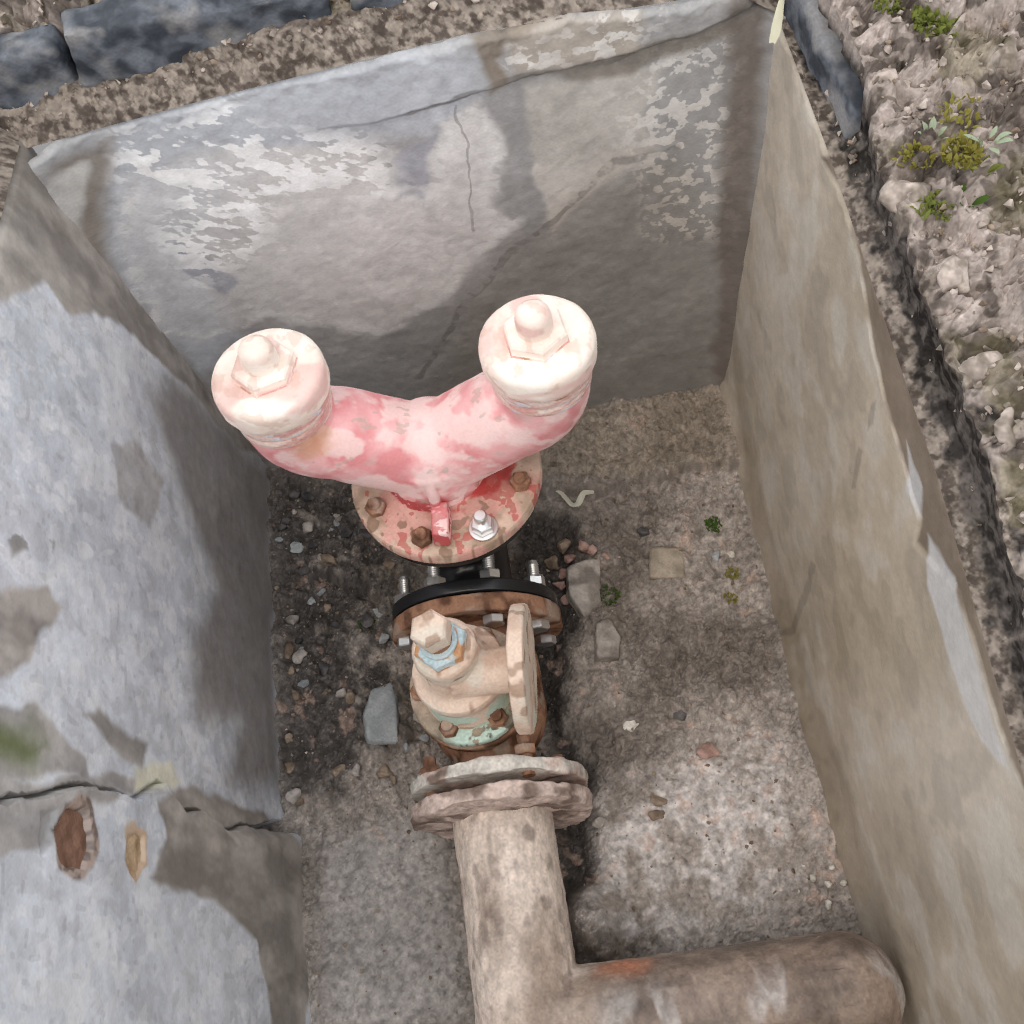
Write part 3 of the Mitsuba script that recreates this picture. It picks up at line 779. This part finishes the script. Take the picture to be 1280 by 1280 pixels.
tag('gate_valve', 'weathered tan valve with a square topped stem and a round side flange', 'valve')
flange_y(0.329, 0.347, 0.111, 71, 0.004, 'crust_iron', 'gate_valve__front_flange')
flange_y(0.540, 0.564, 0.113, 72, 0.0012, 'rust', 'gate_valve__rear_flange', up=0.09)
tag('gate_valve__rear_flange', 'rusty brown flange bolted to the black bend')
body = chain([(PX, 0.36, PZ), (PX, 0.575, PZ)], 0.052) + chain([(PX, 0.43, PZ), (PX, 0.49, PZ)], 0.074) + m3.Manifold.cylinder(0.10, 0.066, 0.062, 56).translate([-0.081, 0.445, 0.10])
body = body + m3.Manifold.batch_hull([m3.Manifold.sphere(0.045, 40).translate([PX, 0.47, 0.17]), m3.Manifold.sphere(0.05, 40).translate([PX + 0.01, 0.545, 0.135])])
bm = tm(body.refine_to_length(0.008))
trimesh.smoothing.filter_taubin(bm, iterations=10)
vtag('body', rough(bm, 40, 0.0012, 73), 'rust', 50)
AX0, AX1 = np.array([-0.083, 0.446, 0.200]), np.array([-0.107, 0.451, 0.390])
AXD = (AX1 - AX0) / np.linalg.norm(AX1 - AX0)


def on_axis(t):
    return RT(AX0 + AXD * t, AXD)


vtag('lower_plate', move(rough(fine(rounded_disc(0.077, -0.020, -0.003, 0.003), 0.01), 50, 0.0012, 74), on_axis(0)), 'rust')
vtag('bonnet', move(rough(fine(rounded_disc(0.076, 0.0, 0.014, 0.004), 0.01), 45, 0.0012, 75), on_axis(0)), 'plate_paint')
tag('gate_valve__bonnet', 'round bonnet plate patched with pale green corrosion')
for k in range(6):
    a = math.radians(-118 + 60 * k)
    b = trimesh.util.concatenate([hexa(0.0125, 0.0, 0.011), trimesh.creation.cylinder(0.007, 0.012, transform=RT((0, 0, 0.011)))])
    add('gate_valve__bonnet__bolt', move(rough(fine(b, 0.006), 90, 0.001, 80 + k), on_axis(0.014) @ RT((0.060 * math.cos(a), 0.060 * math.sin(a), 0), rotz=k)), 'rust', 40)
neck = lathe([(0, 0.012), (0.058, 0.012), (0.056, 0.03), (0.053, 0.052), (0.056, 0.056), (0.057, 0.066), (0.055, 0.070), (0.044, 0.074), (0.038, 0.085), (0.034, 0.105), (0.032, 0.118), (0.036, 0.122), (0.038, 0.128), (0.037, 0.137), (0.034, 0.140), (0, 0.140)], 72)
vtag('neck', move(rough(fine(neck, 0.008), 45, 0.0009, 76), on_axis(0)), 'valve_paint')
nut = trimesh.util.concatenate([hexa(0.031, 0.140, 0.156, 0.002, 0.3), rounded_disc(0.022, 0.156, 0.162, 0.002)])
vtag('packing_nut', move(nut, on_axis(0)), 'blue_paint', 25)
tag('gate_valve__packing_nut', 'hexagonal nut with worn pale blue paint and orange rust')
vtag('stem', move(rough(fine(trimesh.creation.cylinder(0.0165, 0.02, sections=32), 0.006), 80, 0.0008, 177), on_axis(0.168)), 'rust')
vtag('stem_cap', move(rough(fine(hexa(0.0225, 0.174, 0.202, 0.0035, 0.35), 0.005), 60, 0.0009, 77), on_axis(0)), 'valve_paint')
DC = np.array([-0.025, 0.430, 0.285])
stub = trimesh.creation.cylinder(0.027, 0.075, sections=48)
vtag('outlet_stub', move(rough(fine(stub, 0.01), 50, 0.001, 78), RT(DC + [-0.036, 0.002, 0], (1, -0.05, 0))), 'valve_paint')
vtag('side_flange', move(rough(fine(rounded_disc(0.075, 0, 0.018, 0.003), 0.01), 50, 0.0012, 79), RT(DC, (1, -0.13, 0.06))), 'valve_paint')
tag('gate_valve__side_flange', 'round tan side flange seen edge on')

# ------------------------------------------------------------------ black bend between valve and inlet
IX, IY = -0.070, 0.678
YAW = trimesh.transformations.rotation_matrix(math.radians(-4), [0, 0, 1])


_c = np.eye(4)
_c[2, 3] = -0.31
_b = np.eye(4)
_b[:3, 3] = (IX - 0.002, IY, 0.31)
LEAN = _b @ trimesh.transformations.euler_matrix(math.radians(-2.8), math.radians(-2.2), 0) @ YAW @ _c
tag('pipe_bend', 'glossy black pipe bend joining the rusty valve to the faded red inlet', 'pipe')
R0 = IY - 0.605
arc = [(PX, 0.58, PZ)] + [(PX, 0.605 + R0 * math.sin(t), PZ + R0 * (1 - math.cos(t))) for t in np.linspace(0, math.pi / 2, 12)] + [(PX, IY, 0.285)]
bend = chain(arc, 0.056)
bend = tm(bend.refine_to_length(0.008))
trimesh.smoothing.filter_taubin(bend, iterations=6)
add('pipe_bend__bend', bend, 'black_iron', 50)
flange_y(0.567, 0.585, 0.111, 91, 0.0006, 'black_iron', 'pipe_bend__flange', up=0.09)
add('pipe_bend__upper_flange', move(rounded_disc(0.112, 0, 0.018, 0.002), LEAN @ RT((0, 0, 0.290))), 'black_iron', 40)
for k in range(8):
    a = math.radians(22.5 + 45 * k)
    BM = RT((PX, 0.0, PZ), (0.055, 1, 0.09))
    BM[:3, 3] = [PX, 0.567, PZ]
    c = np.array([0.094 * math.cos(a), 0.094 * math.sin(a)])
    ln = (0.640, 0.632, 0.628, 0.640, 0.63, 0.63, 0.63, 0.63)[k]
    thread = [(0, 0)]
    for i in range(int((ln - 0.535) / 0.0030)):
        thread += [(0.0064, i * 0.0030), (0.0080, i * 0.0030 + 0.0015)]
    thread += [(0.0062, ln - 0.534), (0, ln - 0.534)]
    kb = add('pipe_bend__bolt', move(lathe(thread, 18), BM @ RT((c[0], -c[1], -0.039))), 'zinc', 30)
    add(kb + '__nut', move(hexa(0.0145, 0.0, 0.013, 0.0015, 0.4 * k), BM @ RT((c[0], -c[1], 0.0185))), 'zinc', 20)
    add(kb + '__bolt_head', move(hexa(0.0145, 0.0, 0.012, 0.0015, 0.7 * k), BM @ RT((c[0], -c[1], -0.0400))), 'zinc', 20)

# ------------------------------------------------------------------ twin fire inlet
tag('fire_inlet', 'faded red twin headed fire inlet with two pale screw caps', 'fire inlet')
def inlet(loc=(0, 0, 0), axis=None, rotz=0.0):
    return LEAN @ RT(loc, axis, rotz)


ZA, BX = 0.436, -0.008
parts = m3.Manifold.cylinder(0.075, 0.064, 0.060, 64).translate([0, 0, 0.328]) + m3.Manifold.sphere(0.059, 56).translate([0, 0, 0.388]) + chain([(0, -0.050, 0.405), (0, -0.0605, 0.38), (0, -0.0645, 0.335)], 0.007, 16)
for s in (-1, 1):
    Rb = 0.055
    pts = [(0, 0, 0.378), (s * 0.03, 0, 0.393), (s * (0.142 - Rb), 0, ZA - 0.006)] + [(s * (0.142 - Rb + Rb * math.sin(t)), 0, ZA + Rb * (1 - math.cos(t))) for t in np.linspace(0.15, math.pi / 2, 10)] + [(s * 0.142, 0, 0.50)]
    parts = parts + chain(pts, [0.052, 0.0550, 0.0545] + [0.0535] * 10 + [0.0530], 48)
    parts = parts - m3.Manifold.cube([0.2, 0.2, 0.2], True).translate([s * 0.142, 0, 0.612])
im = tm(parts.refine_to_length(0.007))
trimesh.smoothing.filter_taubin(im, iterations=6)
im = rough(im, 25, 0.0012, 101)
add('fire_inlet__body', move(im, inlet((BX, 0, 0))), 'pink_paint', 50)
fl = lathe([(0, 0.3085), (0.113, 0.3085), (0.117, 0.311), (0.118, 0.315), (0.118, 0.326), (0.116, 0.329), (0.080, 0.331), (0.070, 0.336), (0.062, 0.348), (0, 0.348)], 96)
fk = add('fire_inlet__flange', move(rough(fine(fl, 0.01), 40, 0.0008, 102), inlet()), 'flange_paint', 40)
tag(fk, 'round flange with worn red paint over tan dirt')
for k in range(8):
    a = math.radians(22.5 + 45 * k + 4)
    loc = (0.096 * math.cos(a), 0.096 * math.sin(a), 0.330)
    if k == 6:
        b = trimesh.util.concatenate([rounded_disc(0.0175, 0, 0.003, 0.001), hexa(0.0140, 0.003, 0.016), lathe([(0, 0.012), (0.008, 0.012), (0.008, 0.030), (0.0065, 0.032), (0, 0.032)], 20)])
        kb = add(fk + '__bolt', move(b, inlet(loc, rotz=0.4)), 'zinc', 25)
        tag(kb, 'new silver bolt with washer')
    else:
        b = trimesh.util.concatenate([hexa(0.0130, 0, 0.011), lathe([(0, 0.009), (0.0078, 0.009), (0.0075, 0.016), (0.006, 0.018), (0, 0.018)], 20)])
        add(fk + '__bolt', move(rough(fine(b, 0.006), 80, 0.001, 110 + k), inlet(loc, rotz=0.3 * k)), 'rust', 40)
lug = m3.Manifold.batch_hull([m3.Manifold.sphere(0.003, 12).translate([x, y, zz]) for x in (-0.007, 0.007) for y, zz in ((-0.066, 0.335), (-0.102, 0.335), (-0.066, 0.362), (-0.098, 0.352))])
add('fire_inlet__lug', move(tm(lug), inlet(rotz=-0.06)), 'pink_paint', 40)
for s in (-1, 1):
    loc = (BX + s * 0.143, 0, 0)
    col = lathe([(0, 0.496), (0.0525, 0.496), (0.0545, 0.499), (0.0545, 0.506), (0.0525, 0.509), (0.0555, 0.513), (0.0565, 0.517), (0.0560, 0.524), (0.0540, 0.528), (0.0550, 0.533), (0, 0.533)], 80)
    add('fire_inlet__collar', move(rough(fine(col, 0.008), 60, 0.0008, 120 + s), inlet(loc)), 'collar_paint', 40)
    cp = lathe([(0, 0.532), (0.0595, 0.532), (0.0610, 0.534), (0.0618, 0.538), (0.0618, 0.554), (0.0605, 0.560), (0.0570, 0.564), (0.0520, 0.5655), (0, 0.5662)], 96)
    ck = add('fire_inlet__cap', move(rough(rough(fine(cp, 0.006), 40, 0.0008, 125 + s), 120, 0.0005, 128 + s), inlet(loc)), 'cap_paint', 40)
    hx = hexa(0.0345, 0.560, 0.5800, 0.0025, 0.5 + 0.2 * s)
    add(ck + '__shade_ring', move(hexa(0.0362, 0.560, 0.5672, 0.001, 0.5 + 0.2 * s), inlet(loc)), 'collar_paint', 25)  # added ring whose darker paint stands in for shade round the boss
    add(ck + '__hex_boss', move(hx, inlet(loc)), 'cap_paint', 25)
    kn = lathe([(0, 0.573), (0.0200, 0.573), (0.0195, 0.582), (0.0190, 0.597), (0.0175, 0.603), (0.0130, 0.607), (0.006, 0.6085), (0, 0.609)], 48)
    add(ck + '__knob', move(kn, inlet(loc)), 'cap_paint', 60)
tag('fire_inlet__collar', 'left collar with orange rust and scraped silver')
tag('fire_inlet__cap', 'left pale cap')
tag('fire_inlet__cap_001', 'right pale cap')

# ------------------------------------------------------------------ asphalt kerb pieces round the rim
def kerb(L, Dp, H, loc, rot, seed, label):
    m = fine(trimesh.creation.box((L, Dp, H)), 0.008)
    trimesh.smoothing.filter_taubin(m, iterations=30)
    q = min(1.0, Dp / 0.045)
    m = rough(rough(m, 14, 0.016 * q, seed, 3), 60, 0.0045 * q, seed + 1, 3)
    k = add('asphalt_kerb', move(m, RT(loc, rotz=rot)), 'asphalt', 60)
    tag(k, label, 'asphalt piece', 'dark asphalt pieces along the rim')


kerb(0.33, 0.044, 0.066, (-0.542, 0.990, 0.737), 0.02, 131, 'dark blue grey asphalt piece at the far left end of the back rim')
kerb(0.275, 0.044, 0.066, (-0.232, 0.992, 0.753), 0.01, 134, 'long dark asphalt piece on the back rim above the lime stained wall')
kerb(0.28, 0.044, 0.066, (0.055, 0.996, 0.772), 0.03, 137, 'dark asphalt piece on the back rim nearest the right corner')
kerb(0.22, 0.026, 0.055, (0.379, 0.860, 0.712), 1.59, 140, 'dark slate grey asphalt strip under the right bank near the back corner')

# ------------------------------------------------------------------ loose things on the pit floor
def put_stone(x, y, size, seed, m, label, cat='stone', group=None, tilt=(0.1, 0.1, 1), sink=0.3, z=None):
    zz = (floor_z(x, y) if z is None else z) + size[2] * (0.5 - sink)
    k = add('stone', move(stone(size, seed, detail=True), RT((x, y, zz), tilt, seed)), m, 45)
    tag(k, label, cat, group)


def flat(pts, h, seed, x, y, m, label, group=None, rise=0.0):
    g = np.random.default_rng(seed)
    q = np.asarray(pts)
    v = np.vstack([np.c_[q, np.zeros(len(q))], np.c_[q * g.uniform(0.80, 0.95, (len(q), 1)), h * g.uniform(0.75, 1.05, len(q))]])
    b = fine(trimesh.convex.convex_hull(v), 0.004)
    trimesh.smoothing.filter_taubin(b, iterations=3)
    b = rough(rough(b, 35, 0.004, seed, 3), 140, 0.0018, seed + 1, 3)
    k = add('stone', move(b, RT((x, y, floor_z(x, y) - h * 0.5 + rise), (0.05, -0.05, 1))), m, True)
    tag(k, label, 'stone', group)


flat([(-0.022, -0.042), (0.024, -0.045), (0.028, 0.01), (0.018, 0.045), (-0.012, 0.04), (-0.026, 0.0)], 0.014, 1, -0.227, 0.494, 'stone_blue', 'flat bluish grey stone lying left of the valve', rise=0.006)
flat([(-0.008, -0.055), (0.020, -0.03), (0.030, 0.045), (0.004, 0.05), (-0.025, 0.035), (-0.028, -0.01)], 0.028, 2, 0.088, 0.636, 'stone_grey', 'largest rough grey stone, wedge shaped, right of the black bend', rise=0.008)
flat([(-0.02, -0.03), (0.016, -0.032), (0.024, 0.0), (0.01, 0.034), (-0.014, 0.03)], 0.02, 3, 0.104, 0.552, 'stone_grey', 'squarish grey stone right of the valve below the wedge shaped stone', rise=0.002)
flat([(-0.030, -0.024), (0.026, -0.028), (0.032, 0.02), (-0.02, 0.03)], 0.012, 4, 0.213, 0.657, 'stone_tan', 'flat tan slab half buried in the floor between rubble and right wall', rise=0.001)
put_stone(0.114, 0.423, (0.022, 0.034, 0.014), 5, 'stone_white', 'oval whitish stone on the floor right of the valve')
put_stone(0.211, 0.368, (0.042, 0.034, 0.018), 6, 'stone_pink', 'lone pinkish stone on the pale floor near the right wall')
put_stone(0.135, 0.320, (0.030, 0.030, 0.020), 7, 'stone_brown', 'upper of two brown stones right of the pipe flanges')
put_stone(0.126, 0.298, (0.020, 0.028, 0.014), 8, 'stone_brown', 'lower of two brown stones right of the pipe flanges')
put_stone(0.311, 0.657, (0.028, 0.016, 0.010), 9, 'stone_white', 'thin pale chip close to the foot of the right wall')
put_stone(0.290, 0.655, (0.026, 0.020, 0.012), 10, 'stone_blue', 'small bluish chip beside the pale chip at the right wall')
put_stone(0.186, 0.428, (0.024, 0.018, 0.016), 12, 'stone_dark', 'small dark stone right of the oval whitish stone')
put_stone(0.190, 0.712, (0.024, 0.020, 0.022), 13, 'stone_dark', 'dark stone above the flat tan slab')
put_stone(0.050, 0.300, (0.020, 0.026, 0.014), 14, 'stone_grey', 'grey stone tight against the pipe flanges')
for i, (x, y, a) in enumerate([(0.047, 0.690, .030), (0.062, 0.672, .026), (0.075, 0.692, .024), (0.070, 0.715, .034), (0.098, 0.706, .026), (0.108, 0.692, .022), (0.112, 0.668, .024), (0.052, 0.655, .026), (0.098, 0.676, .018), (0.085, 0.662, .022), (0.128, 0.684, .018), (0.058, 0.63, .022)]):
    put_stone(x, y, (a, a * 0.85, a * 0.7), 30 + i, 'stone_pink' if i % 3 else 'stone_brown', 'small pinkish rubble lump heaped between the black bend and the wedge shaped stone', group='pinkish rubble heap', sink=0.2)
for i, (x, y, a) in enumerate([(0.308, 0.189, .013), (0.325, 0.179, .014), (0.343, 0.177, .012), (0.318, 0.154, .015), (0.300, 0.205, .009), (0.335, 0.198, .010), (0.285, 0.175, .008)]):
    put_stone(x, y, (a * 0.8, a, a * 0.8), 50 + i, 'stone_white', 'tiny white chip in the floor corner by the branch pipe and right wall', group='white chips in the corner', sink=0.0)
for i in range(60):
    x, y = rng.uniform(-0.365, -0.17), rng.uniform(0.38, 0.88)
    a = rng.uniform(0.012, 0.034)
    put_stone(x, y, (a, a * rng.uniform(0.6, 1), a * 0.6), 70 + i, ('stone_dark', 'stone_grey', 'stone_brown', 'stone_blue')[i % 4], 'small grey brown rubble piece on the dark floor along the left wall', group='rubble along the left wall', sink=0.25)


def gravel(n, box, lo, hi, zf, seed, keepf=None):
    g = np.random.default_rng(seed)
    protos = [stone((1, g.uniform(0.6, 1), g.uniform(0.5, 0.8)), 200 + i, 10) for i in range(12)]
    vs, fs, at, k = [], [], 0, 0
    while k < n:
        x, y = g.uniform(box[0], box[1]), g.uniform(box[2], box[3])
        if keepf is not None and not keepf(x, y, g):
            continue
        m, s = protos[k % 12], lo + (hi - lo) * g.random() ** 3
        Q = trimesh.transformations.random_rotation_matrix(g.random(3))[:3, :3]
        vs.append(np.asarray(m.vertices) @ Q.T * s + [x, y, zf(x, y) + s * 0.15])
        fs.append(np.asarray(m.faces) + at)
        at += len(m.vertices)
        k += 1
    return trimesh.Trimesh(np.vstack(vs), np.vstack(fs), process=False)


Ff = floor_height
ftree_z = lambda x, y: float(Ff(np.array([[x, y]]))[0])
fgx, fgy = np.linspace(-0.38, 0.37, 220), np.linspace(-0.1, 0.93, 300)
FH = Ff(np.stack(np.meshgrid(fgx, fgy, indexing='ij'), -1).reshape(-1, 2)).reshape(220, 300)
fast_z = lambda x, y: FH[int((x + 0.38) / 0.75 * 219), int((y + 0.1) / 1.03 * 299)]
dens = lambda x, y, g: g.random() < (0.9 if x < -0.15 and y > 0.38 else 0.45 if y > 0.6 else 0.25)
add('pit_gravel', gravel(1500, (-0.37, 0.36, 0.0, 0.92), 0.003, 0.010, fast_z, 301, dens), 'stone_brown')
tag('pit_gravel', 'fine brown grit strewn over the pit floor', kind='stuff')
add('pale_grit', gravel(500, (-0.37, 0.36, 0.0, 0.92), 0.002, 0.007, fast_z, 302, dens), 'stone_pale')
tag('pale_grit', 'fine pale grit strewn over the pit floor', kind='stuff')
onbank = lambda x, y, g: x > XR + 0.015 or y > YB + 0.02
Vu = V[used]
gz = lambda x, y: float(Vu[gtree.query([x, y])[1], 2])
add('bank_gravel', gravel(5200, (-0.6, 0.75, -0.05, 1.25), 0.003, 0.015, gz, 303, onbank), 'stone_pale')
tag('bank_gravel', 'pale gravel crumbling over the banks round the pit', kind='stuff')
add('rim_gravel', gravel(2600, (-0.6, 0.75, -0.05, 1.25), 0.003, 0.012, gz, 304, onbank), 'stone_brown')
tag('rim_gravel', 'brown gravel on the rim and banks round the pit', kind='stuff')

# pale lumps on the edge of the right bank
for i, (x, y, a, lab) in enumerate([(0.392, 0.755, 0.036, 'pale stone on the right bank edge nearest the back corner'), (0.390, 0.70, 0.028, 'small pale stone behind the white lump on the right bank edge'),
                                    (0.372, 0.622, 0.044, 'large whitish lump on the right bank edge beside the leafy plants'), (0.385, 0.53, 0.036, 'grey stone on the right bank edge below the plants'),
                                    (0.385, 0.45, 0.042, 'broad pale stone on the right bank edge, middle of the bank'), (0.385, 0.39, 0.036, 'nearest pale stone on the right bank edge, low at the right side of the photo')]):
    k = add('rim_stone', move(stone((a, a * 1.2, a * 0.8), 320 + i, 13, detail=True), RT((x, y, ground_z(x, y) - a * 0.14), (0.1, -0.1, 1), i)), 'stone_pale', 45)
    tag(k, lab, 'stone')

# ------------------------------------------------------------------ moss, plants, scraps
def leaf_mesh(L, W, bend, seed):
    t = np.linspace(0, 1, 7)
    w = W * np.sin(np.pi * np.clip(t, 0.02, 0.98)) ** 0.8 / 2
    z = bend * np.sin(t * 2.2) * L * 0.5
    v = np.vstack([np.c_[t * L, w, z + 0.12 * W], np.c_[t * L, 0 * w, z], np.c_[t * L, -w, z + 0.12 * W]])
    f = np.vstack([grid_faces(3, 7)])
    return trimesh.Trimesh(v, f, process=False)


def tuft(n, r, size, seed):
    g = np.random.default_rng(seed)
    out = []
    for i in range(n):
        a, q = g.uniform(0, 2 * np.pi), r * math.sqrt(g.random())
        m = leaf_mesh(size * g.uniform(0.6, 1.3), size * g.uniform(0.35, 0.6), g.uniform(0.2, 0.9), i)
        M = trimesh.transformations.euler_matrix(0, -g.uniform(0.1, 1.2), g.uniform(0, 6.28))
        M[:3, 3] = (q * math.cos(a), q * math.sin(a), 0.25 * (r - q) * g.random())
        out.append(move(m, M))
    return trimesh.util.concatenate(out)


def moss(x, y, r, seed, m, label, z, n=90, size=0.006):
    k = add('moss_tuft', move(tuft(n, r, size, seed), RT((x, y, z))), m, True)
    tag(k, label, 'moss')


moss(0.295, 0.703, 0.012, 1, 'leaf_green', 'dark green moss tuft on the floor furthest back near the right wall', floor_z(0.295, 0.703))
moss(0.304, 0.625, 0.011, 2, 'leaf_yellow', 'olive moss tuft just in front of the pale chip by the right wall', floor_z(0.304, 0.625), 50)
moss(0.294, 0.585, 0.010, 3, 'leaf_yellow', 'small olive moss tuft, nearest of those along the right wall', floor_z(0.294, 0.585), 40)
moss(0.120, 0.618, 0.016, 4, 'leaf_green', 'green moss tuft right of the wedge shaped stone', floor_z(0.12, 0.618), 70)
moss(-0.236, 0.633, 0.012, 5, 'leaf_green', 'dark green moss tuft on the floor left of the black bend', floor_z(-0.236, 0.633), 60)
moss(0.445, 0.796, 0.020, 6, 'leaf_lime', 'bright lime moss tuft at the top of the right bank', ground_z(0.445, 0.796), 130, 0.009)
moss(0.416, 0.832, 0.012, 7, 'leaf_lime', 'small lime moss tuft on the right bank nearest the back', ground_z(0.416, 0.832), 60, 0.008)
moss(0.386, 0.648, 0.014, 8, 'leaf_yellow', 'olive moss tuft beside the large whitish lump', ground_z(0.386, 0.648), 70, 0.008)
moss(0.415, 0.632, 0.017, 9, 'leaf_yellow', 'yellow moss tuft in the middle of the leafy patch', ground_z(0.415, 0.632), 110, 0.009)
moss(0.390, 0.602, 0.016, 10, 'leaf_lime', 'lime moss tuft at the near side of the leafy patch', ground_z(0.390, 0.602), 90, 0.008)
moss(0.437, 0.684, 0.020, 11, 'leaf_yellow', 'faint yellowish moss streak behind the leafy patch', ground_z(0.437, 0.684), 60, 0.007)


def plant(x, y, n, L, seed, m, label, lift=0.9):
    z = ground_z(x, y)
    g = np.random.default_rng(seed)
    key = 'small_plant'
    i = 0
    while any(k == key or k.startswith(key + '__') for k in scene):
        i += 1
        key = f'small_plant_{i:03d}'
    for k in range(n):
        a = k * 2.4 + g.uniform(-0.4, 0.4)
        M = trimesh.transformations.euler_matrix(g.uniform(-0.3, 0.3), -g.uniform(0.15, lift), a)
        M[:3, 3] = (x + 0.006 * math.cos(a), y + 0.006 * math.sin(a), z + 0.003)
        l = L * g.uniform(0.7, 1.2)
        add(key + '__leaf', move(leaf_mesh(l, l * g.uniform(0.35, 0.5), g.uniform(0.2, 0.8), k), M), m, True)
    tag(key, label, 'plant')


plant(0.406, 0.668, 5, 0.014, 21, 'leaf_pale', 'small pale leaved weed at the back of the leafy patch')
plant(0.436, 0.636, 6, 0.014, 22, 'leaf_pale', 'pale leaved weed furthest right in the leafy patch')
plant(0.415, 0.600, 9, 0.014, 23, 'leaf_green', 'dark green broad leaved weed at the near end of the leafy patch')
plant(0.428, 0.616, 7, 0.012, 24, 'leaf_lime', 'lime green weed between the dark green weed and the pale leaved weed')

ts = np.linspace(0, 1, 16)


def ribbon(path, w, m, key, twist=0.6):
    p = np.asarray(path, float)
    t = np.linspace(0, 1, len(p))
    q = np.stack([np.interp(np.linspace(0, 1, 28), t, p[:, k]) for k in range(3)], 1)
    q[1:-1] = (q[:-2] + q[1:-1] * 2 + q[2:]) / 4
    tan = np.gradient(q, axis=0)
    tan /= np.linalg.norm(tan, axis=1, keepdims=True)
    sidev = np.cross(tan, [0, 0, 1.0])
    sidev /= np.linalg.norm(sidev, axis=1, keepdims=True)
    up = np.cross(sidev, tan)
    s = np.linspace(0, 1, 28)
    ww = (w * (0.35 + 0.65 * np.sin(np.pi * (0.1 + 0.85 * s))) / 2)[:, None]
    an = (twist * np.sin(s * 5))[:, None]
    off = (np.cos(an) * sidev + np.sin(an) * up) * ww
    v = np.stack([q + off, q + up * w * 0.12, q - off], 1).reshape(-1, 3)
    return add(key, trimesh.Trimesh(v, grid_faces(28, 3), process=False), m, True)


z0 = floor_z(0.095, 0.77)
ribbon([(0.056, 0.822, z0 + 0.006), (0.078, 0.795, z0 + 0.012), (0.092, 0.772, z0 + 0.006), (0.102, 0.772, z0 + 0.010), (0.112, 0.786, z0 + 0.016), (0.128, 0.788, z0 + 0.008)], 0.011, 'scrap', 'withered_leaf')
tag('withered_leaf', 'pale twisted withered leaf on the floor right of the inlet flange', 'leaf')
z1 = 0.70
ribbon([(0.322, 0.862, z1 + 0.035), (0.330, 0.880, z1 + 0.028), (0.340, 0.905, z1 + 0.026), (0.352, 0.935, z1 + 0.030)], 0.010, 'straw', 'straw_blade', 0.3)
tag('straw_blade', 'pale straw blade hanging over the back right corner of the pit', 'straw')
